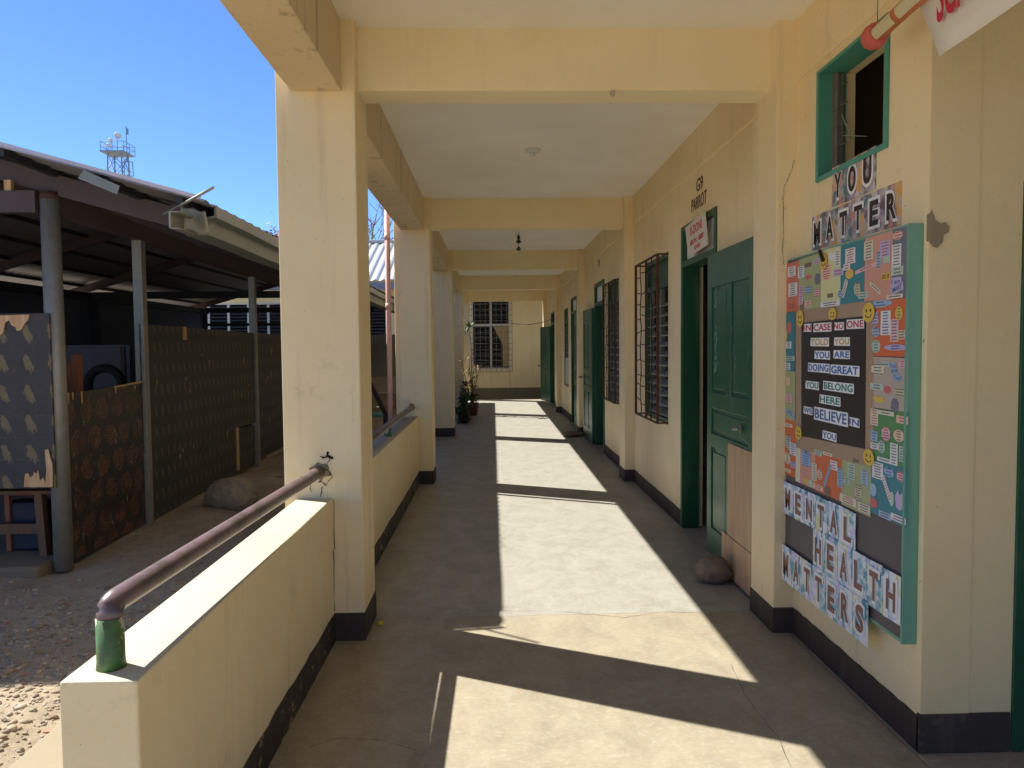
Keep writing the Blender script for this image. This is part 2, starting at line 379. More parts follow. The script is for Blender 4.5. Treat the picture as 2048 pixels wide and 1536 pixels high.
# ------------------------------------------------------------------ text
def text_mesh(txt, size, font_off=.0, ext=.0006, spacing=1.0):
    c = bpy.data.curves.new('t', 'FONT'); c.body = txt; c.size = size; c.extrude = ext; c.offset = font_off
    c.resolution_u = 4; c.align_x = 'CENTER'; c.align_y = 'CENTER'; c.space_character = spacing
    o = bpy.data.objects.new('t', c); sc.collection.objects.link(o)
    bpy.context.view_layer.update()
    me = bpy.data.meshes.new_from_object(o.evaluated_get(bpy.context.evaluated_depsgraph_get()))
    bpy.data.objects.remove(o); bpy.data.curves.remove(c)
    return me
def put_text(name, txt, mat, parent, centre, width, height, normal='-X', off=.0, rot=0, ext=.0006, spacing=1.0):
    me = text_mesh(txt, 1, off, ext/max(height, .01), spacing)
    xs = [v.co.x for v in me.vertices]; ys = [v.co.y for v in me.vertices]
    w0, h0 = max(xs)-min(xs), max(ys)-min(ys); mx, my = (max(xs)+min(xs))/2, (max(ys)+min(ys))/2
    sx, sy = width/w0, height/h0; ca, sa = cos(rot), sin(rot)
    for v in me.vertices:
        a, b, d = (v.co.x-mx)*sx, (v.co.y-my)*sy, v.co.z*height
        a, b = a*ca-b*sa, a*sa+b*ca
        if normal == '-X': v.co = (centre[0]-d, centre[1]-a, centre[2]+b)
        else: v.co = (centre[0]+a, centre[1]-d, centre[2]+b)
    me.materials.clear(); me.materials.append(mat)
    o = bpy.data.objects.new(name, me); link(o, parent); return o

# ------------------------------------------------------------------ the school building
Y1, P, CT = 3.897, 4.513, .359
XL, XLo, XR, XW, XB = -.697, -1.104, 1.490, 1.600, 1.775
ZC = 3.228
cols = [Y1+P*i for i in range(-1, 5)]
fl = MB().box(-1.12, 1.585, -6, 22.15, -.35, 0).box(1.585, 8, -6, 22.15, -.35, -.004)
tag(fl.build('corridor_floor', M['floor'], None, .012), kind='structure')
school = thing('school_building', (1.6, 10, 0), 'cream school building with open corridor, square columns and green classroom doors', 'building')
# classroom wall with its openings
OP = [(3.01, 3.64, 2.355, 2.862), (5.30, 6.26, 0, 2.525), (6.77, 7.81, .82, 2.412), (9.43, 10.45, .80, 2.425), (10.65, 11.65, 0, 2.5),
      (14.20, 15.15, 0, 2.51), (15.80, 16.80, .68, 2.385), (18.40, 19.20, .80, 2.40), (19.40, 20.36, 0, 2.46)]
m = MB(); y = 2.71
for a, b, z0, z1 in OP:
    m.box(XW, XB, y, a, 0, 2.915)
    if z0 > 0: m.box(XW, XB, a, b, 0, z0)
    m.box(XW, XB, a, b, z1, 2.915); y = b
m.box(XW, XB, y, 22.31, 0, 2.915)
m.build('classroom_wall', M['wallr'], school)
MB().box(XW-.014, XB, 2.712, 22.31, 2.915, 3.24).build('wall_beam', M['wallr'], school, .006)
m = MB(); m.box(XB+.002, 1.95, 2.71, 2.86, 0, 3.24); m.box(1.95, 2.9, 2.71, 2.86, 2.14, 3.24); m.box(2.9, 8, 2.71, 2.86, 0, 3.24)
m.box(XW+.001, XB+.01, 2.706, 2.712, 0, 3.24)
m.build('recess_wall', plaster('tan_recess_plaster', L((226, 202, 154)), amt=.3, streak=.08, cracks=0), school)
# skirting of the classroom side
def rag(y0, y1, z0, z1, n, amp):
    return [(y0+(y1-y0)*i/n, z0+(z1-z0)*i/n+R.uniform(-amp, amp)) for i in range(n+1)]
m = MB()
segs = []; y = 2.704
for a, b, z0, z1 in OP:
    if z0 == 0: segs.append((y, a)); y = b
segs.append((y, 22.3))
for a, b in segs: m.prismX(rag(a, b, .138, .138, max(2, int((b-a)/.05)), .0035)+[(b, 0), (a, 0)], XW+.01, XW-.008)
m.box(XW-.008, 1.945, 2.702, 2.72, 0, .150)
m.build('skirting', M['skirt'], school, .003)
# interior shell of the rooms
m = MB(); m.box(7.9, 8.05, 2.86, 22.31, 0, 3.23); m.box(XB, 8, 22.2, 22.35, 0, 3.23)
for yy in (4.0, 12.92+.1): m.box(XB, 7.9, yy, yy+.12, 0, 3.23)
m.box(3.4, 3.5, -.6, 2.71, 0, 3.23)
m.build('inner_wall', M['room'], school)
m = MB(); m.box(-.99, 8.05, -.7, 22.34, ZC, 3.45)
m.build('ceiling', M['ceil'], school)
m = MB()
for i, yc in enumerate(cols[:-1]):
    m.box(-1.023, -.764, yc+CT, yc+P, 2.867, 3.62)
for o_ in [m.build('edge_beam', M['edge'], school, .006)]: pass
MB().box(-1.1, 8.3, -.8, 22.5, 3.62, 3.74).build('roof_slab', M['concrete'], school)
for i, yc in enumerate(cols):
    m = MB().box(-.80, XR+.02, yc+.10, yc+.315, 2.905, ZC+.02).build('cross_beam', M['beam'], school, .005)
    c = MB().box(XLo, XL, yc, yc+CT, -.3, 3.66).build('column', M['column'], school, .008)
    MB().box(XLo-.004, XL+.005, yc-.005, yc+CT+.004, 0, .150).build('skirting', M['skirt'], c, .004)
    c = MB().box(XR, XW+.01, yc, yc+.345, 0, ZC+.01).build('wall_column', M['column'], school, .006)
    MB().box(XR-.004, XW-.002, yc-.005, yc+.35, 0, .138).build('skirting', M['skirt'], c, .004)
# parapets with worn skirting
for (ya, yb, zt) in ((1.752, Y1, .765), (Y1+CT, Y1+P, .775)):
    p = MB().box(-1.04, -.855, ya, yb, -.1, zt).build('parapet', [M['parapet'], M['coping']], school, .007)
    p.data.polygons[1].material_index = 1
    top = rag(ya+.0, yb, .15, .15, 24, .006)
    MB().prismX(top+[(yb, 0), (ya, 0)], -.856, -.8515).build('skirting', M['skirtw'], p)
    # ragged broken lip along the inner top edge
    for j in range(9):
        yy = R.uniform(ya+.1, yb-.2)
    rg = None
# railing pipes
def railing(y0, y1, z0, z1, posts, x=-.937, bend=False, x1=None):
    path = [(x, y0+.004, z0-.036), (x, y0+.006, z0-.020), (x, y0+.011, z0-.009), (x, y0+.021, z0-.002), (x, y0+.038, z0)] if bend else [(x, y0, z0)]
    g = MB().tube(path+[((x+(x1 or x+.01))/2, (y0+y1)/2, (z0+z1)/2), (x1 or x+.01, y1, z1)], .0305, 22).build('railing', RAIL, school, 0, True)
    for yy, zb in posts:
        MB().lathe((x, yy, zb), [(.035, 0), (.0325, .02), (.032, z0-.03-zb if bend else z0-zb-.01)], 22).build('post', GPOST, g, 0, True)
k = N('worn_maroon_rail_paint'); n = k.noise(11, 7, .7); RAIL = k.out(k.mix(k.thr(n, .45, .6), L((112, 90, 92)), L((84, 72, 62))), .4, n, .25, .003)
k = N('worn_green_post_paint'); n = k.noise(9, 7, .65); RR = k.thr(n, .53, .56)
GPOST = k.out(k.mix(RR, k.mix(k.thr(k.noise(7, 7, .7), .4, .6), L((72, 122, 62)), L((78, 62, 52))), L((190, 184, 160))), .5, n, .3, .004)
railing(1.830, Y1+.01, .922, .905, [(1.834, .765)], x=-.957, bend=True, x1=-.920)
railing(Y1+CT, Y1+P+.02, .860, .880, [(6.55, .775)])
# cap on the near end of the first rail
# broken plaster where the rails enter the columns
def ragged(cx, cz, rx, rz, n=14, seed=1):
    q = random.Random(seed); return [(cx+cos(2*pi*i/n)*rx*q.uniform(.55, 1.15), cz+sin(2*pi*i/n)*rz*q.uniform(.55, 1.15)) for i in range(n)]
MB().prismY(ragged(-.925, .905, .060, .055, 16, 5), Y1-.004, Y1+.01).build('broken_plaster', M['rubble'], school)
MB().prismY(ragged(-.93, .885, .05, .05, 16, 8), Y1+P-.004, Y1+P+.01).build('broken_plaster', M['rubble'], school)
M['crack'] = plain('crack_shadow', L((58, 44, 32)), .95)
def crackline(pts, plane, c0, wd=.0025, parent=school, name='crack'):
    m = MB()
    for (a, b) in zip(pts[:-1], pts[1:]):
        n = 5
        pp = [(a[0]+(b[0]-a[0])*i/n+R.uniform(-1, 1)*wd*1.6, a[1]+(b[1]-a[1])*i/n+R.uniform(-1, 1)*wd*1.6) for i in range(n+1)]
        for p, q in zip(pp[:-1], pp[1:]):
            d = Vector((q[0]-p[0], q[1]-p[1])); l = d.length or 1; nn = Vector((-d.y, d.x))/l*wd*R.uniform(.25, .8)
            quad = [(p[0]+nn.x, p[1]+nn.y), (p[0]-nn.x, p[1]-nn.y), (q[0]-nn.x, q[1]-nn.y), (q[0]+nn.x, q[1]+nn.y)]
            if plane == 'X': m.add([(c0, u, v) for u, v in quad], [(0, 1, 2, 3)])
            elif plane == 'Y': m.add([(u, c0, v) for u, v in quad], [(0, 1, 2, 3)])
            else: m.add([(u, v, c0) for u, v in quad], [(0, 1, 2, 3)])
    return m.build(name, M['crack'], parent)
def pxs(lst, plane, c0):
    f = {'X': onX, 'Y': onY, 'Z': onZ}[plane]
    return [f(a, b, c0) for a, b in lst]
crackline(pxs([(662, 912), (650, 935), (664, 950), (652, 970), (634, 962)], 'Y', Y1-.006), 'Y', Y1-.006, .004)
crackline(pxs([(634, 940), (628, 958), (618, 963), (622, 985)], 'Y', Y1-.006), 'Y', Y1-.006, .003)
crackline(pxs([(645, 972), (640, 995)], 'Y', Y1-.006), 'Y', Y1-.006, .003)
crackline(pxs([(640, 916), (656, 908), (668, 918)], 'Y', Y1-.006), 'Y', Y1-.006, .008)
crackline(pxs([(1589, 320), (1582, 345), (1570, 370), (1566, 400), (1568, 470), (1565, 500), (1567, 530)], 'Y', Y1-.006), 'Y', Y1-.006, .002)
crackline(pxs([(667, 1000), (668, 1100), (668, 1222)], 'Y', Y1-.006), 'Y', Y1-.006, .003)
floor_ob = bpy.data.objects['corridor_floor']
for pl in ([(1463, 1330), (1490, 1390), (1520, 1430), (1560, 1480), (1580, 1534)], [(600, 1500), (680, 1475), (760, 1480), (850, 1505)],
           [(1340, 1030), (1390, 1080), (1430, 1115)], [(1250, 1235), (1330, 1222), (1420, 1228), (1500, 1220)], [(860, 1215), (960, 1222), (1100, 1221), (1250, 1235)]):
    crackline(pxs(pl, 'Z', .0015), 'Z', .0015, .0016, floor_ob)
# broken corner by the notice board
MB().prismY([(1.598, 2.02), (1.606, 2.035), (1.618, 2.0), (1.640, 1.985), (1.655, 1.992), (1.672, 1.975), (1.668, 1.955), (1.650, 1.945), (1.648, 1.92), (1.628, 1.90), (1.612, 1.905), (1.599, 1.925)], 2.699, 2.72).build('broken_plaster', M['rubble'], school)
# high louvre window in the wall
def louvre_channel(m, x, y, z0, z1, s, mi=0):
    m.box(x, x+.05, y, y+.012*s, z0, z1, mi); m.box(x+.012, x+.02, y, y+.028*s, z0, z1, mi); m.box(x+.036, x+.044, y, y+.022*s, z0, z1, mi)
a, b, z0, z1 = OP[0]
w_ = MB()
w_.box(XW-.012, XB-.05, a-.014, a+.012, z0-.014, z1+.012); w_.box(XW-.012, XB-.05, b-.012, b+.014, z0-.014, z1+.012)
w_.box(XW-.011, XB-.05, a+.012, b-.012, z1-.004, z1+.013); w_.box(XW-.011, XB-.05, a+.012, b-.012, z0-.014, z0+.008)
hw = w_.build('high_window', M['teal'], school, .002)
c_ = MB(); louvre_channel(c_, XW+.055, b-.013, z0+.01, z1-.006, -1); c_.build('louvre_track', M['steel'], hw)
c_ = MB(); louvre_channel(c_, XW+.055, a+.013, z0+.01, z1-.006, 1); c_.build('louvre_track', M['steel'], hw)
for i in range(5):
    c_ = MB()
    z = z0+.06+i*.095
    c_.bar((XW+.045, b-.028, z-.018), (XW+.12, b-.034, z+.016), .012, .006)
    c_.build('broken_clip', M['gi'], hw); c_ = MB(); c_.bar((XW+.045, a+.028, z-.018), (XW+.075, a+.03, z+.0), .012, .006); c_.build('broken_clip', M['gi'], hw)
c_ = MB().bar((XW+.10, b-.04, z0+.2), (XW+.15, b-.17, z0+.16), .02, .003).build('broken_slat', M['gi'], hw); MB().bar((XW+.09, b-.04, z0+.3), (XW+.13, b-.06, z0+.18), .012, .004).build('broken_slat', M['gi'], hw)
pass

# ------------------------------------------------------------------ doors
def panel_door(name, w, h, mat, T, parent, label=None, top=.24, extra=None):
    """leaf in local (u along width, z up, d = thickness toward corridor); T maps (u, d, z) to world"""
    m = MB()
    def bx(u0, u1, z0, z1, d0, d1, mm=m):
        vs = [T(u, d, z) for z in (z0, z1) for d in (d0, d1) for u in (u0, u1)]
        mm.add(vs, [(0, 2, 3, 1), (4, 5, 7, 6), (0, 1, 5, 4), (2, 6, 7, 3), (0, 4, 6, 2), (1, 3, 7, 5)])
    st = .10; bx(.01, w-.01, .01, h-.01, .006, .026)
    for u0, u1 in ((0, st), (w-st, w)): bx(u0, u1, 0, h, 0, .04)
    mid = (w-st)/2
    zs = [(0, .20), (.78, .88), (1.06, 1.17), (h-top, h)]
    for za, zb in zs: bx(st, w-st, za, zb, 0, .039)
    bx(mid, mid+st, .20, .78, 0, .038); bx(mid, mid+st, 1.17, h-top, 0, .038)
    for (u0, u1, za, zb) in ((st, mid, .2, .78), (mid+st, w-st, .2, .78), (st, w-st, .88, 1.06), (st, mid, 1.17, h-top), (mid+st, w-st, 1.17, h-top)):
        bx(u0+.028, u1-.028, za+.03, zb-.03, .02, .033)
    o = m.build(name, mat, parent, .0035)
    if label: o['label'] = label
    return o, bx
def knob(T, u, z, parent, d=.04):
    m = MB(); m.tube([T(u, d, z), T(u, d+.01, z)], .03, 14); m.tube([T(u, d+.008, z), T(u, d+.05, z)], .011, 10); m.tube([T(u, d+.045, z), T(u, d+.06, z), T(u, d+.085, z)], .026, 14, 0, .02)
    return m.build('door_knob', M['steel'], parent, 0, True)
def door_frame(y0, y1, zt, head, name='door_frame', mat=None):
    mat = mat or M['greend']; m = MB()
    for ya, yb in ((y0-.012, y0+.04), (y1-.04, y1+.012)): m.box(XW-.012, XB-.04, ya, yb, 0, zt+.012)
    m.box(XW-.011, XB-.041, y0+.04, y1-.04, zt-.035, zt+.013); m.box(XW-.011, XB-.041, y0+.04, y1-.04, head, head+.05)
    return m.build(name, mat, school, .003)
# door 1, opened flat against the wall
f1 = door_frame(5.30, 6.26, 2.525, 2.20)
MB().box(XW+.03, XW+.04, 5.34, 6.22, 2.25, 2.49).build('transom_board', M['paper'], f1)
T1 = lambda u, d, z: (XW-.012-d, 5.345-u, z+.045)
d1, bx1 = panel_door('door', .96, 2.15, M['green'], T1, school)
mm = MB(); bx1(.50, .955, .25, .86, .040, .046, mm); o = mm.build('plywood_patch', M['ply'], d1)
mm = MB(); bx1(.385, .965, -.02, .245, .041, .048, mm); mm.build('plywood_patch', M['ply'], d1)
mm = MB(); 
mm.tube([T1(.72, .04, .98), T1(.72, .075, .98)], .010, 8); mm.tube([T1(.68, .07, .975), T1(.80, .075, .985)], .011, 8); mm.tube([T1(.73, .04, .98), T1(.73, .045, .98)], .03, 12)
mm.build('door_handle', M['steel'], d1, 0, True)
# chalk scrawls on the upper panels
M['chalk'] = plain('chalk_smear', L((120, 146, 136)), .9, 0, .2, 30)
mm = MB()
for sx, sz, amp in ((.185, 1.9, .03), (.19, 1.62, .025), (.18, 1.45, .03)):
    pts = [T1(sx+amp*sin(t*1.3), .0345, sz-.03*t*.5+.03*cos(t*2.1)) for t in range(10)]
    mm.tube(pts, .005, 5)
for q in range(7):
    a_ = (.56+R.uniform(-.05, .09), 1.35+q*.06); mm.tube([T1(a_[0], .0345, a_[1]), T1(a_[0]+R.uniform(-.03, .03), .0345, a_[1]+.04)], .002, 5)
mm.build('chalk_mark', M['chalk'], d1)
# door 2
f2 = door_frame(10.65, 11.65, 2.50, 2.17)
MB().box(XW+.03, XW+.04, 10.70, 11.60, 2.23, 2.46).build('transom_board', M['paper'], f2)
T2 = lambda u, d, z: (XW-.014-d-.02*u, 11.66+u, z+.03)
d2, _ = panel_door('door', .95, 2.12, M['green'], T2, school, 'dark green panelled door folded back flat beyond its doorway')
knob(T2, .88, 1.0, d2)
# door 3, its leaf folded back towards the camera
f3 = door_frame(14.20, 15.15, 2.51, 2.2)
MB().box(XW+.03, XW+.04, 14.25, 15.1, 2.23, 2.48).build('transom_board', M['paper'], f3)
T3 = lambda u, d, z: (XW-.012-d, 14.22-u, z+.03)
d3, _ = panel_door('door', .90, 2.14, M['green'], T3, school)
# door 4, half open
f4 = door_frame(19.40, 20.36, 2.46, 2.15)
ang = radians(13)
T4 = lambda u, d, z: (XW-.01-u*sin(ang)-d*cos(ang), 20.36+u*cos(ang)-d*sin(ang), z+.03)
d4, _ = panel_door('door', .92, 2.08, M['green'], T4, school)
knob(T4, .86, .98, d4)
# green door of the recess
rd = MB().box(1.95, 2.0, 2.700, 2.85, 0, 2.14).box(2.85, 2.9, 2.700, 2.85, 0, 2.14).box(2.0, 2.85, 2.701, 2.85, 2.09, 2.14).build('door_frame', M['greend'], school, .003)
rl, _ = panel_door('door', .85, 2.08, M['green'], lambda u, d, z: (2.0+u, 2.78-d, z+.01), school)
MB().box(2.035, 2.4, 2.733, 2.737, 1.25, 1.58).build('notice', M['signcard'] if 'signcard' in M else M['paper'], rl)
# dark thresholds of the doorways
for a, b in ((5.30, 6.26), (10.65, 11.65), (14.2, 15.15), (19.4, 20.36)):
    pass

# ------------------------------------------------------------------ windows with louvres and security grilles
def window(y0, y1, z0, z1, xg=None, curtain=False, sheet=False):
    m = MB(); d0, d1_ = XW+.015, XB-.05
    m.box(d0, d1_, y0, y0+.045, z0, z1); m.box(d0, d1_, y1-.045, y1, z0, z1); m.box(d0+.001, d1_, y0+.045, y1-.045, z1-.045, z1); m.box(d0+.001, d1_, y0+.045, y1-.045, z0, z0+.045)
    zt = z1-.31; m.box(d0+.002, d1_, y0+.045, y1-.045, zt, zt+.05)
    m.box(d0+.03, d0+.045, y0+.045, y1-.045, zt+.05, z1-.045)
    wdo = m.build('window', M['greend'], school, .003)
    ny = 2; wj = (y1-y0-.09)/ny
    s_ = MB(); fr = MB()
    for i in range(ny):
        a = y0+.045+i*wj; b = a+wj
        fr.box(d0+.03, d0+.075, a, a+.02, z0+.045, zt); fr.box(d0+.03, d0+.075, b-.02, b, z0+.045, zt)
        n = int((zt-z0-.05)/.095)
        for j in range(n):
            z = z0+.085+j*.095
            s_.bar((d0+.045, a+.02, z), (d0+.045, b-.02, z), .09, .005, 0, (-.55, 0, 1))
            fr.box(d0+.02, d0+.03, a+.045, a+.06, z-.03, z+.03); fr.box(d0+.02, d0+.03, b-.06, b-.045, z-.03, z+.03)
    s_.build('louvre_blade', M['lglass'], wdo); fr.build('louvre_track', M['gi'], wdo)
    if sheet:
        MB().box(d0+.004, d0+.008, y0+.05, y1-.1, z0-.06, z0+.62).build('plastic_sheet', M['p_mint'], wdo)
    if xg:
        g = MB(); r_ = .008
        ya, yb, za, zb = y0-.01, y1-.02, z0+.02, z1-.03
        for yy in (ya, yb): g.bar((xg, yy, za), (xg, yy, zb), .022, .022)
        g.bar((xg, (ya+yb)/2, za), (xg, (ya+yb)/2, zb), .018, .018)
        for zz in (za, zb):
            g.bar((xg, ya, zz), (xg, yb, zz), .016, .016)
            for yy in (ya, yb): g.bar((xg, yy, zz), (XW, yy, zz), .014, .014)
        rows = 11; q = random.Random(int(y0*10)); dz = (zb-za)/rows
        for col_ in (.25, .75):
            pts = []
            for r in range(rows*2+1):
                pts.append((xg, ya+(yb-ya)*col_+.028*sin(r*1.1+col_*5)+q.uniform(-.006, .006), za+(zb-za)*r/(rows*2)))
            g.tube(pts, .006, 5)
        for r in range(1, rows):
            for h0, h1 in ((0, .25), (.25, .5), (.5, .75), (.75, 1)):
                z_ = za+dz*r+q.uniform(-.03, .03); z2 = z_+q.uniform(-.03, .03)
                g.tube([(xg, ya+(yb-ya)*h0, z_), (xg, ya+(yb-ya)*h1, z2)], .0055, 5)
        g.build('window_grille', M['rust'], school)
    return wdo
k = N('louvre_blade_glass'); M['lglass'] = k.out(k.mix(k.noise(4, 4), L((176, 174, 160)), L((120, 122, 114))), .25)
window(*OP[2], xg=1.50); window(*OP[3], xg=1.548); window(*OP[6], sheet=True); window(*OP[7])

# painted lettering over the first door
def wall_word(txt, px0, px1, pyt, pyb, mat=M['signink']):
    ya, za = onX(px0, pyt, XW); yb, zb = onX(px1, pyb, XW)
    return ya, yb
y_, z_ = onX(1400, 403, XW-.002)
put_text('painted_lettering', 'G9', M['signink'], school, (XW-.003, 5.74, 2.79), .18, .10, off=.01, ext=.0004)
put_text('painted_lettering', 'PARROT', M['signink'], school, (XW-.003, 5.76, 2.66), .42, .10, off=.0, ext=.0004)
# sign plate above the door
sgn = thing('room_sign', (XW, 5.73, 2.27), 'tilted white card sign with red handwriting above the first classroom door', 'sign')
def tquad(name, pts, x0, x1, mat, parent): return MB().prismX(pts, x0, x1).build(name, mat, parent)
M['signcard'] = plaster('stained_white_card', L((216, 208, 198)), L((130, 110, 80)), amt=.6, streak=.2, cracks=0)
tquad('card', [(6.06, 2.505), (5.50, 2.545), (5.42, 2.285), (5.96, 2.255)], XW-.030, XW-.024, M['signcard'], sgn)
put_text('lettering', 'X-DONI', M['redink'], sgn, (XW-.031, 5.75, 2.455), .34, .07, rot=radians(3), off=.01)
put_text('lettering', 'MERLYN L. GEMPO', M['redink'], sgn, (XW-.031, 5.71, 2.365), .38, .04, rot=radians(3), off=.012)
put_text('lettering', 'ADVISER', M['redink'], sgn, (XW-.031, 5.70, 2.31), .17, .03, rot=radians(3), off=.012)
# paper notices over doors 2 and 3 and faint lettering
put_text('painted_lettering', 'G9', M['signink'], school, (XW-.003, 11.2, 2.80), .2, .10, ext=.0004)

# ------------------------------------------------------------------ notice board
XBD = 1.543
brd = thing('notice_board', (1.56, 3.3, .4), 'green framed notice board covered in coloured paper and stickers around a black poster', 'notice board')
MB().box(XBD+.006, XW-.001, 2.752, 3.885, .42, 1.985).build('backing', plain('board_backing', L((88, 80, 80)), .6, 0, .08, 4), brd)
m = MB().box(XBD-.001, XW, 2.739, 2.752, .405, 1.995); m.box(XBD+.004, XW-.002, 2.752, 3.885, .405, .42).box(XBD+.004, XW-.002, 2.752, 3.885, 1.985, 1.994)
m.build('frame', M['tealb'], brd, .002)
def bp(px, py, x=XBD): return onX(px, py, x)
def sheet(col, x0, yt0, x1, yt1, yb0, yb1, lift=.0):
    x = XBD+.005-lift
    pts = [bp(x0, yt0, x), bp(x1, yt1, x), bp(x1, yb1, x), bp(x0, yb0, x)]
    # square the sheet to the board: common top and bottom heights
    zt = (pts[0][1]+pts[1][1])/2; zb = (pts[2][1]+pts[3][1])/2; ya, yb = pts[0][0], pts[1][0]
    o = MB().prismX([(ya, zt), (yb, zt+R.uniform(-.004, .004)), (yb, zb), (ya, zb)], x-.0008, x).build('paper_sheet', M['p_'+col], brd)
    return o, (ya, yb, zb, zt, x-.0012)
kp = MB().prismX([bp(1590, 622), bp(1745, 600), bp(1745, 935), bp(1590, 895)], XBD+.0035, XBD+.0045).build('kraft_paper', M['kraft'], brd)
S = {}
S['a'] = sheet('orangered', 1570, 530, 1599, 520, 627, 620)
S['b'] = sheet('olive', 1599, 520, 1643, 505, 622, 618)
S['c'] = sheet('paleyellow', 1643, 503, 1682, 488, 617, 612, .0005)
S['d'] = sheet('teal', 1682, 489, 1731, 476, 612, 608)
S['e'] = sheet('salmon', 1731, 472, 1786, 458, 604, 600)
S['f'] = sheet('slate', 1786, 458, 1817, 452, 598, 596)
S['g'] = sheet('orange', 1744, 604, 1817, 596, 712, 714)
S['h'] = sheet('taupe', 1743, 714, 1817, 714, 815, 826)
S['i'] = sheet('green', 1743, 812, 1817, 828, 920, 935)
S['j'] = sheet('teal', 1743, 918, 1816, 938, 1030, 1052)
S['k'] = sheet('teal', 1568, 627, 1590, 625, 742, 742)
S['l'] = sheet('olive', 1568, 742, 1591, 742, 838, 842)
S['m'] = sheet('orange', 1568, 838, 1592, 842, 948, 955)
S['n'] = sheet('cream', 1592, 875, 1601, 880, 962, 966)
S['o'] = sheet('salmon', 1601, 885, 1631, 893, 965, 980)
S['p'] = sheet('orange', 1631, 895, 1684, 908, 982, 1002)
S['q'] = sheet('olive', 1684, 908, 1743, 925, 1005, 1040)
# stickers: (sheet, u, v, w, h, colour, shape, ink) in fractions of the sheet
def sticker(key, u, v, w, h, col, shape='r', ink=None, rot=0, txt=None, tcol=None):
    par, (ya, yb, zb, zt, x) = S[key]
    W = abs(ya-yb); Hh = zt-zb
    cy, cz = ya+(yb-ya)*u, zb+Hh*v; hw_, hh = W*w/2, Hh*h/2
    if shape == 'e': pts = [(cos(2*pi*i/18)*hw_, sin(2*pi*i/18)*hh) for i in range(18)]
    elif shape == 's': pts = [(cos(2*pi*i/16)*hw_*(1 if i % 2 else .82), sin(2*pi*i/16)*hh*(1 if i % 2 else .82)) for i in range(16)]
    elif shape == 'h': pts = [(-hw_, -hh*.4), (-hw_*.7, hh*.9), (-hw_*.1, hh*.55), (hw_*.4, hh), (hw_, hh*.3), (hw_*.7, -hh*.7), (0, -hh), (-hw_*.6, -hh*.9)]
    else: pts = [(-hw_, -hh), (hw_, -hh), (hw_*.97, hh), (-hw_*.98, hh*.98)]
    ca, sa = cos(rot), sin(rot)
    pts = [(cy+a*ca-b*sa, cz+a*sa+b*ca) for a, b in pts]
    lf = R.uniform(.0002, .0012)
    o = MB().prismX(pts, x-.0006-lf, x-lf).build('sticker', M['p_'+col], par)
    xs = x-.001-lf
    if txt: put_text('sticker_text', txt, M[tcol or 'inkgrey'], par, (xs, cy, cz), hw_*1.6, hh*1.2, rot=-rot, ext=.0002, off=.01)
    elif ink:
        m = MB(); n = max(1, int(hh*2/.011)); q = R
        for i in range(n):
            zz = (-hh+2*hh*(i+.7)/(n+.4)); l = hw_*q.uniform(.45, .75)
            if shape == 'e': l *= .7
            t = min(.0022, hh*.3)
            pp = [(-l, zz-t), (l, zz-t), (l, zz+t), (-l, zz+t)]
            m.add([(xs, cy+a*ca-b*sa, cz+a*sa+b*ca) for a, b in pp], [(3, 2, 1, 0)])
        m.build('sticker_print', M[ink], par)
G, RD, BL = 'inkgrey', 'inkred', 'inkblue'
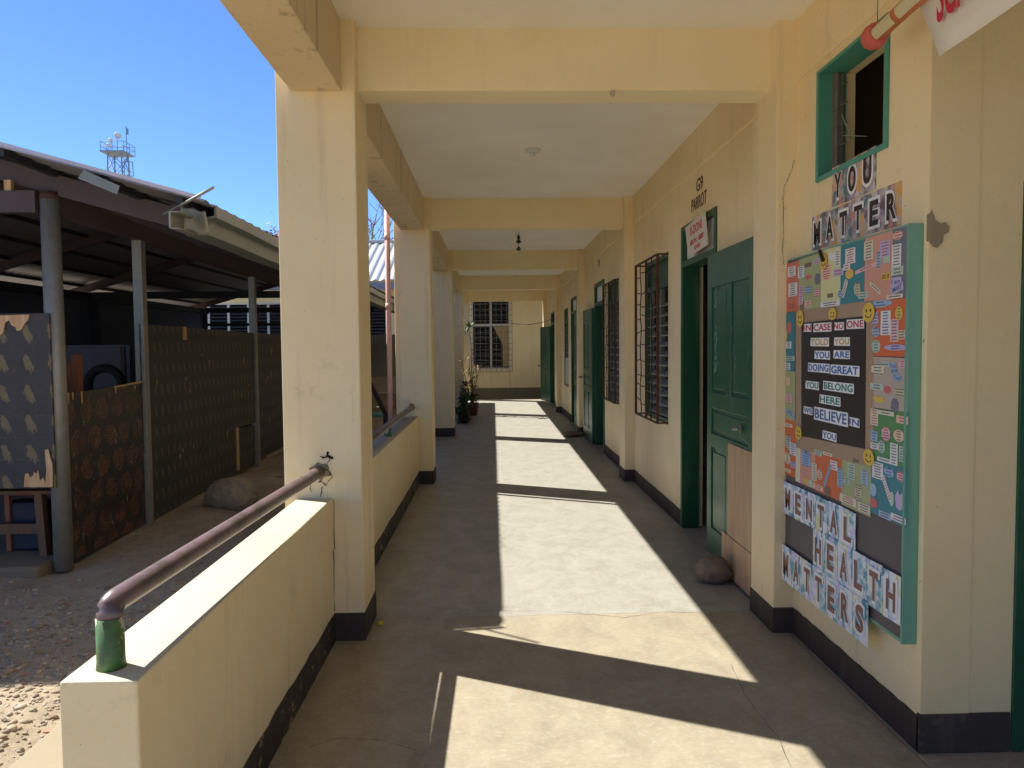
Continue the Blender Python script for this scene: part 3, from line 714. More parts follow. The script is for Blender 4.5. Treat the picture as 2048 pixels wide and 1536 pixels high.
for a in [('a', .5, .82, .55, .2, 'whitep', 'r', G), ('a', .6, .45, .62, .27, 'whitep', 'r', G), ('a', .5, .12, .6, .12, 'orange', 'r', BL),
          ('b', .1, .75, .3, .22, 'whitep', 'r', BL), ('b', .1, .3, .2, .35, 'pinkp', 'r', BL), ('b', .42, .85, .3, .08, 'brown', 'r', None), ('b', .45, .62, .3, .1, 'rose', 's', None), ('b', .45, .38, .35, .16, 'bluep', 'h', G),
          ('b', .85, .55, .26, .22, 'slate', 'h', G), ('b', .85, .3, .26, .18, 'pinkp', 's', RD), ('b', .45, .12, .3, .12, 'peach', 'r', RD), ('b', .8, .88, .22, .1, 'lav', 'r', RD), ('b', .15, .1, .2, .16, 'brown', 'r', None),
          ('c', .3, .6, .5, .26, 'peach', 'r', RD), ('c', .85, .8, .28, .26, 'whitep', 'r', G), ('c', .6, .85, .4, .16, 'whitep', 'h', None), ('c', .5, .2, .3, .07, 'brown', 'r', G), ('c', .5, .06, 1.0, .09, 'whitep', 'r', G), ('c', .9, .56, .5, .12, 'lav', 'r', RD),
          ('d', .42, .78, .42, .25, 'whitep', 'r', RD), ('d', .4, .5, .34, .16, 'yel', 'e', None), ('d', .2, .28, .14, .30, 'cream', 'r', BL, .5), ('d', .28, .62, .28, .1, 'whitep', 'r', RD), ('d', .72, .24, .26, .22, 'sand', 'h', G), ('d', .02, .2, .3, .14, 'bluep', 's', BL),
          ('e', .15, .78, .36, .28, 'cream', 'r', G), ('e', .75, .74, .38, .24, 'lav', 'r', RD), ('e', .05, .52, .85, .06, 'pinkp', 'r', RD, -.12), ('e', .52, .6, .2, .26, 'bluep', 'h', G), ('e', .82, .58, .24, .1, 'mint', 'r', None), ('e', .42, .2, .46, .06, 'cream', 'r', G, .5), ('e', -.05, .12, .4, .1, 'mint', 'r', G),
          ('f', .35, .9, .7, .14, 'peach', 's', RD), ('f', .3, .62, .62, .32, 'whitep', 'r', G), ('f', .35, .4, .8, .12, 'mint', 'r', G), ('f', .2, .04, 1.1, .06, 'cream', 'r', G),
          ('g', .25, .95, .7, .13, 'bluep', 'e', BL), ('g', .42, .6, .28, .44, 'whitep', 'r', BL), ('g', .66, .46, .22, .40, 'pinkp', 'r', G), ('g', .85, .38, .24, .16, 'sand', 'r', G), ('g', .78, .75, .2, .24, 'gold', 'e', G), ('g', .15, .18, .26, .24, 'mint', 'e', G),
          ('g', .7, .16, .62, .11, 'lav', 'e', BL), ('g', .12, .7, .2, .3, 'lav', 'h', G), ('g', .14, .45, .24, .2, 'bluep', 'h', G),
          ('h', .2, .76, .42, .26, 'cream', 's', G), ('h', .42, .86, .2, .1, 'mint', 'r', G), ('h', .86, .88, .2, .16, 'pinkp', 'e', RD), ('h', .18, .42, .38, .13, 'mint', 'r', G), ('h', .48, .38, .22, .16, 'rose', 's', None), ('h', .8, .36, .3, .18, 'sand', 's', G), ('h', .24, .18, .34, .13, 'gold', 'h', None),
          ('h', .68, .10, .22, .30, 'slate', 's', None),
          ('i', .1, .82, .22, .32, 'cream', 'r', RD), ('i', .42, .93, .46, .08, 'cream', 'r', G), ('i', .1, .45, .2, .2, 'bluep', 'r', BL), ('i', .44, .54, .26, .32, 'pinkp', 's', RD), ('i', .78, .56, .28, .22, 'peach', 'e', G), ('i', .12, .26, .24, .12, 'whitep', 'r', G), ('i', .32, .28, .2, .24, 'mint', 'e', G),
          ('i', .66, .2, .2, .40, 'whitep', 'r', G), ('i', .86, .24, .14, .28, 'mint', 'r', G), ('i', .4, .04, .4, .08, 'whitep', 'r', G), ('i', .86, .86, .3, .14, 'peach', 'r', RD),
          ('j', .2, .82, .32, .30, 'whitep', 'r', G), ('j', .52, .86, .28, .18, 'bluep', 'h', BL), ('j', .82, .84, .2, .2, 'pinkp', 's', RD), ('j', .46, .56, .09, .48, 'whitep', 'r', RD, -.62), ('j', .8, .42, .22, .34, 'lav', 'h', None), ('j', .6, .4, .12, .26, 'mint', 'e', None), ('j', .08, .44, .2, .24, 'bluep', 'e', None),
          ('j', .1, .2, .24, .2, 'rose', 's', None), ('j', .78, .1, .4, .12, 'whitep', 'r', G), ('j', .42, .06, .34, .12, 'bluep', 'r', G),
          ('k', .55, .75, .5, .22, 'rose', 's', None), ('k', .5, .45, .5, .12, 'whitep', 'r', G), ('k', .6, .22, .9, .08, 'mint', 'r', G), ('k', .4, .08, .5, .12, 'whitep', 'r', BL), ('k', .2, .62, .3, .2, 'yel', 'e', None),
          ('l', .4, .8, .4, .2, 'peach', 'h', None), ('l', .5, .45, .5, .16, 'pinkp', 'r', RD), ('l', .6, .14, .8, .1, 'bluep', 'r', BL, .25),
          ('m', .4, .9, .7, .06, 'cream', 'r', G), ('m', .4, .6, .5, .3, 'mint', 'h', G), ('m', .8, .5, .5, .22, 'whitep', 'r', BL), ('m', .35, .3, .5, .2, 'cream', 'e', G), ('m', .4, .08, .5, .06, 'cream', 'r', RD), ('m', .8, .22, .4, .1, 'lav', 'r', BL),
          ('o', .4, .65, .7, .42, 'bluep', 'h', BL), ('o', .5, .12, .5, .14, 'yel', 's', None), ('o', .75, .1, .3, .2, 'mint', 's', None),
          ('p', .12, .88, .3, .12, 'mint', 'r', G), ('p', .5, .92, .36, .07, 'cream', 'r', RD), ('p', -.02, .42, .2, .4, 'cream', 'r', G), ('p', .2, .4, .22, .24, 'peach', 'e', RD), ('p', .5, .46, .08, .62, 'bluep', 'r', G, .55), ('p', .72, .72, .26, .2, 'whitep', 'r', RD), ('p', .96, .5, .2, .4, 'bluep', 'r', G), ('p', .5, .1, .26, .24, 'brown', 's', None), ('p', .14, .1, .4, .12, 'peach', 'r', RD),
          ('q', .35, .72, .26, .3, 'mint', 'r', G), ('q', .5, .95, .2, .08, 'brown', 'r', None), ('q', .8, .68, .24, .32, 'bluep', 'e', G), ('q', .2, .5, .24, .16, 'mint', 'e', G), ('q', .6, .36, .26, .34, 'sand', 's', G), ('q', .25, .14, .6, .16, 'cream', 'r', RD), ('q', .8, .12, .4, .16, 'cream', 'r', G)]:
    sticker(*a)
for a in [('f', .3, .25, .7, .12, 'lav', 'r', None, 0, 'I am', 'inkblue'), ('f', .35, .15, .85, .12, 'lav', 'r', None, -.2, 'SMART', 'inkblue'),
          ('e', .8, .34, .3, .1, 'yel', 'r', None, 0, 'DO IT', 'darkink'), ('h', .62, .84, .22, .14, 'bluep', 's', None, 0, 'You', 'inkblue'),
          ('h', .66, .74, .2, .12, 'bluep', 's', None, 0, 'got', 'inkblue'), ('h', .74, .62, .26, .14, 'bluep', 's', None, 0, 'This!', 'inkblue')]:
    sticker(*a)
# black poster in the middle, its words cut out on white
po = tquad('black_poster', [bp(1602, 646), bp(1731, 632), bp(1729, 898), bp(1602, 872)], XBD+.0015, XBD+.0025, M['blackpaper'], brd)
def word(txt, x0, x1, yt, yb, ink):
    x = XBD+.0008; ya, za = bp(x0, (yt+yb)/2, x); yb_, zb_ = bp(x1, (yt+yb)/2, x); h = bp(x0, yt, x)[1]-bp(x0, yb, x)[1]
    cy, cz = (ya+yb_)/2, (za+zb_)/2; w = ya-yb_
    MB().prismX([(ya, cz-h*.5), (ya-.002, cz+h*.52), (yb_+.002, cz+h*.5), (yb_, cz-h*.54)], x-.0003, x+.0004).build('word_backing', M['paper'], po)
    put_text('word', txt, M[ink], po, (x-.001, cy, cz), w*.93, h*.78, off=.022, ext=.0003, spacing=1.05)
for t in (('IN', 1607, 1623, 648, 663, 'i_red'), ('CASE', 1627, 1663, 646, 663, 'i_red'), ('NO', 1668, 1688, 645, 660, 'i_red'), ('ONE', 1693, 1728, 639, 657, 'i_red'),
          ('TOLD', 1621, 1658, 676, 692, 'i_gold'), ('YOU', 1668, 1700, 675, 691, 'i_gold'), ('YOU', 1629, 1660, 702, 718, 'i_blue'), ('ARE', 1667, 1700, 701, 717, 'i_blue'),
          ('DOING', 1616, 1659, 727, 744, 'i_blue'), ('GREAT', 1661, 1719, 731, 750, 'i_blue'), ('YOU', 1611, 1638, 763, 778, 'i_green'), ('BELONG', 1646, 1708, 765, 783, 'i_green'),
          ('HERE', 1639, 1681, 792, 809, 'i_green'), ('WE', 1607, 1625, 814, 828, 'i_steel'), ('BELIEVE', 1628, 1696, 820, 845, 'i_steel'), ('IN', 1698, 1719, 836, 853, 'i_steel'), ('YOU', 1645, 1673, 864, 880, 'i_steel')):
    word(*t)
# smiley stickers
def smiley(px, py, rw, rh, mat='p_gold'):
    x = XBD-.0015; cy, cz = bp(px, py, x); ry = abs(bp(px-rw, py, x)[0]-bp(px+rw, py, x)[0])/2; rz = (bp(px, py-rh, x)[1]-bp(px, py+rh, x)[1])/2
    o = MB().prismX([(cy+cos(2*pi*i/24)*ry, cz+sin(2*pi*i/24)*rz) for i in range(24)], x-.0006, x).build('smiley_sticker', M[mat], brd)
    f = MB()
    for sx in (-1, 1): f.prismX([(cy+sx*ry*.35+cos(2*pi*i/10)*ry*.11, cz+rz*.2+sin(2*pi*i/10)*rz*.18) for i in range(10)], x-.0012, x-.0008)
    f.tube([(x-.001, cy-ry*.5*cos(pi*i/8), cz-rz*.2-rz*.3*sin(pi*i/8)) for i in range(9)], .0015, 5)
    f.build('face', M['darkink'], o)
smiley(1614, 490+2, 7, 18, 'p_yel') if False else None
smiley(1647, 523, 7, 17, 'p_yel'); smiley(1600, 637, 7, 17); smiley(1665, 628, 8, 12); smiley(1737, 625, 12, 20); smiley(1597, 866, 6, 14); smiley(1737, 915, 11, 17)
# clip on the board edge
MB().bar((XBD-.01, 3.47, 1.99), (XBD-.012, 3.43, 1.935), .012, .012).build('clip', M['black'], brd)

# letter banners
def banner(name, txt, ya, yb, zt, zb, x, card, ink, label, th=.0025):
    t = thing(name, (x, (ya+yb)/2, zb), label, 'letter banner', 'letter banners around the notice board')
    n = len(txt); w = (ya-yb)/n
    for i, ch in enumerate(txt):
        a, b = ya-i*w-.002, ya-(i+1)*w+.002; j = [R.uniform(-.003, .003) for _ in range(4)]
        c = MB().prismX([(a, zb+j[0]), (a, zt+j[1]), (b, zt+j[2]), (b, zb+j[3])], x-th+R.uniform(-.001, .001), x).build('letter_card', M[card], t)
        cy, cz = (a+b)/2, (zt+zb)/2+R.uniform(-.004, .004); h = (zt-zb)
        put_text('letter_halo', ch, M['paper'], c, (x-th-.0022, cy, cz), w*.72, h*.78, off=.05, ext=.0003)
        put_text('letter', ch, M[ink], c, (x-th-.0036, cy, cz), w*.52, h*.62, off=.03, ext=.0004)
    return t
banner('letter_banner', 'YOU', 3.492, 3.087, 2.372, 2.192, XW-.0005, 'cardpink', 'darkink', 'short banner of three pink and teal cards reading YOU under the high window')
banner('letter_banner', 'MATTER', 3.708, 2.890, 2.184, 2.013, XW-.0005, 'cardpink', 'darkink', 'banner of six pink and teal cards reading MATTER just above the notice board')
def bb(p0, p1, x): return bp(p0[0], p0[1], x), bp(p1[0], p1[1], x)
s_ = XBD/XW
banner('letter_banner', 'MENTAL', 3.895, 3.105, H+(.800-H)*s_, H+(.625-H)*s_, XBD-.001, 'cardblue', 'brownink', 'blue and white watercolour card banner reading MENTAL, uppermost of the three lower rows')
banner('letter_banner', 'HEALTH', 3.52, 2.742, H+(.634-H)*s_, H+(.434-H)*s_, XBD-.004, 'cardblue', 'brownink', 'blue and white watercolour card banner reading HEALTH, between MENTAL and MATTERS')
banner('letter_banner', 'MATTERS', 3.895, 2.975, H+(.446-H)*s_, H+(.250-H)*s_, XBD-.008, 'cardblue', 'brownink', 'blue and white watercolour card banner reading MATTERS, lowest one below the board edge')

# ------------------------------------------------------------------ hanging cloth and wrapped pipe at top right
def cloth_banner():
    t = thing('cloth_banner', (1.45, 1.9, 2.55), 'white cloth banner with red hand painted SCHOOL lettering hanging at the top right', 'banner')
    X0 = 1.48
    a = bp(1880, 112, X0); b = bp(1836, 0, X0)
    far_b = Vector((a[0], a[1])); far_t = far_b+(Vector(b)-far_b)*2.2
    near = Vector((-1.35, .02)); nu, nv = 14, 8; vs = []; fs = []
    for j in range(nv+1):
        for i in range(nu+1):
            p = far_b+(far_t-far_b)*(j/nv)+near*(i/nu)
            vs.append((X0+.012*sin(i*.9+j*.3)*(i/nu), p.x, p.y))
    for j in range(nv):
        for i in range(nu):
            q = j*(nu+1)+i; fs.append((q, q+nu+1, q+nu+2, q+1))
    m = MB().add(vs, fs).build('cloth', plain('white_cloth', L((226, 218, 204)), .9, 0, .05, 3, .3), t, 0, True)
    so_ = m.modifiers.new('thick', 'SOLIDIFY'); so_.thickness = .002
    me_c = bp(1890, 5, X0)
    put_text('lettering', 'SCHOOL', M['redink'], t, (X0-.016, me_c[0]-.16, me_c[1]+.028), .36, .17, off=.02, rot=radians(2))
    s = MB()
    s.tube([(X0, far_t.x, far_t.y), (X0, far_t.x, ZC)], .002, 5); s.tube([(X0, far_t.x-1.3, far_t.y), (X0, far_t.x-1.3, ZC)], .002, 5)
    s.build('string', M['white'], t)
cloth_banner()
def wrapped_pipe():
    t = thing('wrapped_pipe', (1.45, 2.8, 2.75), 'orange and cream wrapped pipe with coral cloth end slung beside the high window', 'pipe')
    X0 = 1.45; a = bp(1748, 74, X0); b = bp(1830, -2, X0)
    a = Vector((X0, a[0], a[1])); b = Vector((X0, b[0], b[1])); d = (b-a)
    e = a+d*3.0
    MB().tube([a, e], .030, 20).build('tube', M['orange'], t, 0, True)
    # cream label patches on the corridor side
    for u0, u1 in ((.14, .62), (.72, 1.3), (1.5, 2.2)):
        m = MB(); n = 6; pts = []
        ax = d.normalized(); s1 = ax.cross(Vector((0, 0, 1))).normalized(); s2 = s1.cross(ax).normalized()
        for uu in (u0, u1):
            for k_ in range(n+1):
                th = radians(-70+k_*85/n)
                pts.append(a+d*uu+(s1*cos(th)+s2*sin(th))*.0312)
        m.add(pts, [(k_, k_+1, n+2+k_, n+1+k_) for k_ in range(n)]).build('label_patch', M['p_sand'], t, 0, True)
    m = MB(); ax = d.normalized()
    prof = [(-.035, .012), (-.03, .036), (-.005, .047), (.02, .044), (.04, .038)]
    pts = [a+ax*p for p, r in prof]
    rings = []
    vs = []; n = 22; s1 = ax.cross(Vector((0, 0, 1))).normalized(); s2 = s1.cross(ax).normalized()
    for p, r in prof:
        for k_ in range(n): vs.append(a+ax*p+(s1*cos(2*pi*k_/n)+s2*sin(2*pi*k_/n))*r*(1+.07*sin(k_*3.1+p*60)))
    fs = [(i*n+k_, i*n+(k_+1) % n, (i+1)*n+(k_+1) % n, (i+1)*n+k_) for i in range(len(prof)-1) for k_ in range(n)]+[tuple(range(n-1, -1, -1)), tuple((len(prof)-1)*n+k_ for k_ in range(n))]
    m.add(vs, fs).build('cloth_end', M['coral'], t, 0, True)
    m = MB()
    for uu in (.05, .12): 
        c = a+d*uu; m.tube([c+(s1*cos(2*pi*k_/16)+s2*sin(2*pi*k_/16))*.0335 for k_ in range(17)], .0018, 5)
    m.tube([a+d*.09, Vector((X0, (a+d*.09).y, ZC))], .0015, 5); m.tube([a+d*2.5, Vector((X0, (a+d*2.5).y, ZC))], .0015, 5)
    m.build('binding_wire', M['black'], t)
wrapped_pipe()

# ------------------------------------------------------------------ ceiling bits
def socket(px, py, label):
    x, y = onZ(px, py, ZC); t = thing('ceiling_socket', (x, y, ZC), label, 'lamp holder')
    MB().lathe((x, y, ZC-.028), [(.03, 0), (.062, .008), (.066, .028)], 20).build('base', M['white'], t, 0, True)
    MB().lathe((x, y, ZC-.055), [(.017, 0), (.022, .004), (.022, .03)], 16).build('holder', M['white'], t, 0, True)
socket(1065, 299, 'white round lamp holder without bulb on the second ceiling bay')
x, y = onZ(1037, 467, ZC); t = thing('hanging_ornament', (x, y, 3.0), 'dark string of dangling scraps hanging under the third ceiling bay', 'ornament')
m = MB().tube([(x, y, ZC), (x, y, 2.98)], .004, 5); m.build('string', M['black'], t)
m = MB()
for z_, r_ in ((3.19, .03), (3.13, .045), (3.02, .04)): m.lathe((x, y, z_-.03), [(.006, -.02), (r_, .0), (r_*.5, .035), (.005, .05)], 7)
m.build('scrap', M['darksteel'], t)
x, z = onY(1032, 545, 17.5); t = thing('red_tag', (x, 17.5, z), 'small red paper tag dangling below the fourth corridor beam', 'tag')
MB().bar((x-.01, 17.5, z-.05), (x+.015, 17.5, z+.05), .055, .004, 0, (0, 1, 0)).build('card', M['red'], t); MB().tube([(x+.015, 17.5, z+.05), (x+.015, 17.5, 3.2)], .003, 4).build('string', M['black'], t)
x, z = onY(1225, 187, 3.99); t = thing('paper_scrap', (x, 3.99, z), 'crumpled paper scrap stuck under the nearest corridor beam', 'scrap')
m = MB(); m.prismY(ragged(x, z+.0, .016, .016, 9, 4), 3.975, 3.995); m.build('scrap', M['p_taupe'], t)
# ------------------------------------------------------------------ end wall block
YE = 24.0
blk = thing('classroom_block', (-4, YE, 0), 'yellow single storey classroom block closing the far end behind the corridor, with louvre windows', 'building')
def bx_open(m, x0, x1, z0, z1, y, th, ops):
    xs = x0
    for a, b, c, d in ops:
        m.box(xs, a, y, y+th, z0, z1); m.box(a, b, y, y+th, z0, c); m.box(a, b, y, y+th, d, z1); xs = b
    m.box(xs, x1, y, y+th, z0, z1)
wx0, wz0 = onY(944, 739, YE); wx1, _ = onY(1021, 739, YE)
ops = [(-9.7, -3.4, 1.75, 3.03), (-3.1, -2.0, 1.4, 3.03), (wx0, wx1, wz0, 3.15)]
m = MB(); bx_open(m, -16, 6, -.2, 3.62, YE, .16, ops); m.build('wall', M['far'], blk)
MB().box(-16, 6, YE-.012, YE+.01, -.2, .235).build('plinth', M['plinth'], blk)
xa, _ = onY(1071, 700, YE); MB().box(xa, xa+.42, YE-.06, YE, .235, 3.6).build('pilaster', M['far'], blk); MB().box(xa-.004, xa+.43, YE-.07, YE-.01, -.2, .24).build('plinth', M['plinth'], blk)
crackline([(onY(1020, 742, YE)[0], .86), (onY(1020, 742, YE)[0], .25)], 'Y', YE-.004, .008, blk, 'joint_line')
MB().box(-16, 6, 28.5, 28.6, 0, 3.6).box(-16, -15.9, YE+.1, 28.5, 0, 3.6).box(5.9, 6, YE+.1, 28.5, 0, 3.6).box(-16, 6, YE+.16, 28.5, 3.58, 3.62).build('rear_wall', M['room'], blk)
def louvres(x0, x1, z0, z1, nm, tr=None, y=YE):
    m = MB(); t_ = .05
    m.box(x0, x0+t_, y-.01, y+.06, z0, z1); m.box(x1-t_, x1, y-.01, y+.06, z0, z1); m.box(x0+t_, x1-t_, y-.009, y+.06, z1-t_, z1); m.box(x0+t_, x1-t_, y-.009, y+.06, z0, z0+t_)
    for i in range(1, nm): c = x0+(x1-x0)*i/nm; m.box(c-.035, c+.035, y-.008, y+.06, z0+t_, z1-t_)
    if tr: m.box(x0+t_, x1-t_, y-.007, y+.06, tr-.035, tr+.035)
    w_ = m.build('window', M['white'], blk)
    s = MB(); z = z0+.1
    while z < z1-.06:
        s.bar((x0+.05, y+.062, z), (x1-.05, y+.062, z), .085, .006, 0, (0, -.6, 1)); z += .105
    s.build('louvre_blade', M['glass'], w_); return w_
wf = louvres(wx0, wx1, wz0, 3.15, 2, onY(983, 650, YE)[1])
louvres(-9.7, -3.4, 1.75, 3.03, 10); louvres(-3.1, -2.0, 1.4, 3.03, 2, 2.2)
g = MB(); y = YE-.09
for i in range(9): xx = wx0-.06+(wx1-wx0+.12)*i/8; g.tube([(xx, y, wz0-.08), (xx, y, 3.2)], .008, 5)
for i in range(14): zz = wz0-.08+(3.2-wz0)*i/13; g.tube([(wx0-.06, y, zz), (wx1+.06, y, zz)], .007, 5)
g.build('window_grille', M['gi'], wf)
cm = MB(); n = 26; vs = []; fs = []
xr0, xr1 = wx0+(wx1-wx0)*.56, wx1-.06
for j in range(11):
    z = 2.22-j*.13; pinch = 1 if j < 5 else .38
    lft = xr0+(xr1-xr0)*(.0 if j == 0 else min(.62, .14*j)); 
    for i in range(n): u = i/(n-1); vs.append((lft+(xr1-lft)*u, YE+.004+.005*sin(i*1.5), z))
for j in range(10):
    for i in range(n-1): fs.append((j*n+i, (j+1)*n+i, (j+1)*n+i+1, j*n+i+1))
cm.add(vs, fs).build('curtain', M['curtain'], wf, 0, True)
# corrugated roof, ribs running up the slope
def corrugated(name, x0, x1, p0, p1, pitch, amp, mat, parent, axis='x', th=.004, step=6):
    """sheet between lower edge p0=(u,z) and upper edge p1=(u,z); ribs repeat along the axis"""
    n = int((x1-x0)/pitch*step); vs = []; fs = []
    for i in range(n+1):
        a = x0+(x1-x0)*i/n; ph = (a/pitch) % 1
        h = amp*(abs((ph*2) % 2-1)*2-1) if step <= 4 else amp*cos(2*pi*ph)
        for (u, z) in (p0, p1): vs.append((a, u, z+h) if axis == 'x' else (u, a, z+h))
    for i in range(n): fs.append((2*i, 2*i+1, 2*i+3, 2*i+2) if axis != 'x' else (2*i, 2*i+2, 2*i+3, 2*i+1))
    o = MB().add(vs, fs).build(name, mat, parent, 0, step > 4)
    s = o.modifiers.new('thick', 'SOLIDIFY'); s.thickness = th; return o
corrugated('roof', -16.5, 6.3, (YE-.75, 3.66), (YE+3.2, 5.35), .26, .045, M['corrl'], blk, 'x', .006, 4)
corrugated('roof', -16.5, 6.3, (YE+6.9, 3.66), (YE+3.2, 5.35), .26, .045, M['corrl'], blk, 'x', .006, 4)
MB().box(-16.5, 6.3, YE-.73, YE-.70, 3.38, 3.60).build('fascia', plain('grey_fascia', L((150, 148, 156)), .6), blk)
MB().box(-16.5, 6.3, YE-.70, YE, 3.40, 3.42).build('soffit', M['far'], blk)
MB().tube([(-16.5, YE+3.2, 5.40), (6.3, YE+3.2, 5.40)], .07, 8).build('ridge_cap', M['corrl'], blk)
# sagging cable
t = thing('cable', (.6, 22.6, 2.3), 'thin dark cable sagging from the far window across to the classroom wall', 'cable')
p0 = Vector((wx1-.0, YE-.1, onY(1020, 646, YE)[1])); p1 = Vector((XW-.01, 19.3, 2.28)); pts = []
for i in range(13): u = i/12; p = p0.lerp(p1, u); p.z -= .10*4*u*(1-u); pts.append(p)
MB().tube(pts, .009, 5).build('wire', M['black'], t)

# ------------------------------------------------------------------ open shed on the left
YS, YSE = 5.03, 21.6
EX, EZ, RX = -1.93, 2.545, -5.8
SL = .275; RZ = EZ+SL*(EX-RX)
def rz(x): return EZ+SL*(EX-x) if x > RX else RZ-SL*(RX-x)
shed = thing('open_shed', (-5.8, 13, 0), 'dark open sided shed with corrugated roof, steel posts and patterned plywood walls beside the school', 'shed')
corrugated('roof', YS, YSE, (EX, EZ), (RX, RZ), .19, .012, M['corr'], shed, 'y')
corrugated('roof', YS, YSE, (RX-(EX-RX)*-1-0*0-0, RZ-SL*(EX-RX)), (RX, RZ), .19, .012, M['corr'], shed, 'y') if False else corrugated('roof', YS, YSE, (2*RX-EX, EZ), (RX, RZ), .19, .012, M['corr'], shed, 'y')
MB().bar((EX, YS-.012, EZ+.012), (RX, YS-.012, RZ+.012), .02, .024).build('rake_trim', plain('pale_flashing', L((196, 188, 196)), .5, .2), shed)
MB().bar((RX, YS-.012, RZ+.012), (2*RX-EX, YS-.012, EZ+.012), .02, .05).build('rake_trim', plain('pale_flashing2', L((196, 188, 196)), .5, .2), shed)
for yy in (5.70, 8.9, 12.2, 15.4, YSE-.15):
    m = MB(); m.bar((EX-.1, yy, EZ-.10), (RX, yy, RZ-.10), .05, .15); m.bar((RX, yy, RZ-.10), (2*RX-EX+.1, yy, EZ-.10), .05, .15)
    m.build('rafter', M['redsteel'], shed)
    if yy > 13: MB().box(-8.2, -3.4, yy-.03, yy+.03, 2.60, 2.74).build('tie_beam', M['darksteel'], shed)
m = MB()
for f_ in (.04, .18, .34, .5, .66, .82, .97):
    for sgn_ in (1, -1):
        x = RX+(EX-RX)*(1-f_)*sgn_; m.bar((x, YS+.03, rz(x)-.035), (x, YSE, rz(x)-.035), .045, .055)
m.build('purlin', M['darksteel'], shed)
# C-shaped eave purlin sticking out
m = MB(); xe = -2.12; 
za = EZ-.14
m.box(xe-.012, xe+.0, 5.0, YSE, za-.05, za+.06); m.box(xe, xe+.06, 5.0, YSE, za-.055, za-.048); m.box(xe, xe+.06, 5.0, YSE, za+.053, za+.06)
m.build('eave_purlin', M['gi'], shed)
# plates carried by the posts
def sx(y): return -3.30-.026*(y-5.65)
MB().bar((sx(5.65), 5.65, 2.66), (sx(YSE), YSE, 2.64), .10, .15).build('eave_plate', M['redsteel'], shed)
MB().bar((-3.37, 5.66, 2.655), (-8.2, 5.66, 2.68), .08, .16).build('front_plate', M['redsteel'], shed)
MB().bar((-8.2, 5.65, 2.66), (-8.2, YSE, 2.64), .10, .15).build('eave_plate', M['darksteel'], shed)
MB().box(-3.595, -3.545, 5.63, 5.67, 2.735, 2.815).build('timber_block', M['plyedge'], shed)
zb_ = -.12
MB().lathe((sx(5.67), 5.69, zb_), [(.066, 0), (.066, 2.8)], 22).build('post', M['gi'], shed, 0, True)
MB().lathe((sx(5.67), 5.69, 2.68), [(.070, 0), (.070, .055)], 22).build('post_cap', M['rust'], shed, 0, True)
for yy in (7.15, 10.75, 14.2, 17.7, YSE-.15): MB().box(sx(yy)-.045, sx(yy)+.045, yy-.045, yy+.045, -.15, 2.6).build('post', M['gi'], shed, .006)
for yy in (5.7, 9, 12.3, 15.6, YSE-.15): MB().box(-8.25, -8.15, yy-.05, yy+.05, -.15, 2.6).build('post', M['darksteel'], shed)
MB().box(-5.2, -5.1, YSE-.2, YSE-.1, -.1, 3.3).build('post', M['darksteel'], shed)
MB().box(-8.2, -3.6, YSE-.17, YSE-.12, 2.22, 2.30).build('rail', M['darksteel'], shed)
# far and left walls of the shed; grey lightened to imitate haze inside
m = MB(); m.box(-8.32, -8.28, 5.7, YSE, -.1, 2.6); m.build('wall_panel', plain('haze_grey_sheet_wall', L((92, 96, 112)), .7), shed)
MB().box(-8.25, -3.7, YSE-.08, YSE-.05, -.1, 1.75).build('wall_panel', plain('haze_grey_end_wall', L((110, 108, 112)), .7), shed)
# panel facing the corridor end with hand prints, torn plywood
xa, zt = onY(-60, 628, 5.62); xb, _ = onY(101, 628, 5.62); _, zb2 = onY(100, 975, 5.62)
wp = MB().box(-4.9, xb, 5.60, 5.618, zb2, zt).build('wall_panel', M['handp'], shed)
wp['label'] = 'dark plywood panel printed with rows of tan hand marks and warning triangles'
tp = [onY(a, b, 5.59) for a, b in ((0, 631), (58, 629), (56, 640), (48, 648), (42, 660), (34, 662), (30, 654), (22, 650), (18, 640), (10, 645), (6, 665), (0, 670), (-20, 672), (-20, 631))]
MB().prismY(tp, 5.590, 5.598).build('torn_patch', M['plyedge'], wp)
tp = [onY(a, b, 5.59) for a, b in ((48, 974), (50, 948), (56, 946), (60, 955), (66, 952), (68, 944), (73, 948), (76, 941), (80, 962), (86, 955), (91, 966), (93, 940), (91, 918), (90, 900), (96, 898), (100, 914), (105, 930), (105, 974))]
MB().prismY(tp, 5.588, 5.597).build('torn_patch', M['plyedge'], wp)
M['marktri'] = plain('faded_print', L((128, 120, 100)), .7)
tri = MB()
for r_ in range(8):
    for c_ in range(9):
        x = xb-.09-c_*.145-(.0), ; x = x[0]; z = zb2+.05+r_*.165
        if z > zt-.1: continue
        s = .045
        pts = [(x-s, 5.599, z), (x+s, 5.599, z), (x, 5.599, z+s*1.5), (x-s, 5.599, z)]
        tri.tube(pts, .0012, 4)
tri.build('printed_triangle', M['marktri'], wp)
# swirl panel between the first two posts
ya, yb = 5.78, 7.1
poly = [(ya, -.1), (ya, 1.20), (ya+.25, 1.22), (ya+.6, 1.225), (yb, 1.255), (yb, -.1)]
w2 = MB().prismX([(y_, z_) for y_, z_ in poly], -3.345, -3.33).build('wall_panel', M['swirl'], shed)
w2['label'] = 'peeling brown patterned plywood panel with splintered top'
m = MB()
for (yy, h) in ((5.83, .16), (5.87, .09), (5.93, .06), (6.06, .10), (6.6, .05), (6.95, .04)):
    m.prismX([(yy, 1.225), (yy+.018, 1.225), (yy+.012, 1.225-h), (yy+.004, 1.225-h*.8)], -3.328, -3.322)
m.prismX([(6.55, 1.235), (7.1, 1.262), (7.1, 1.245), (6.6, 1.225)], -3.330, -3.322)
m.build('splinter', M['plyedge'], w2)
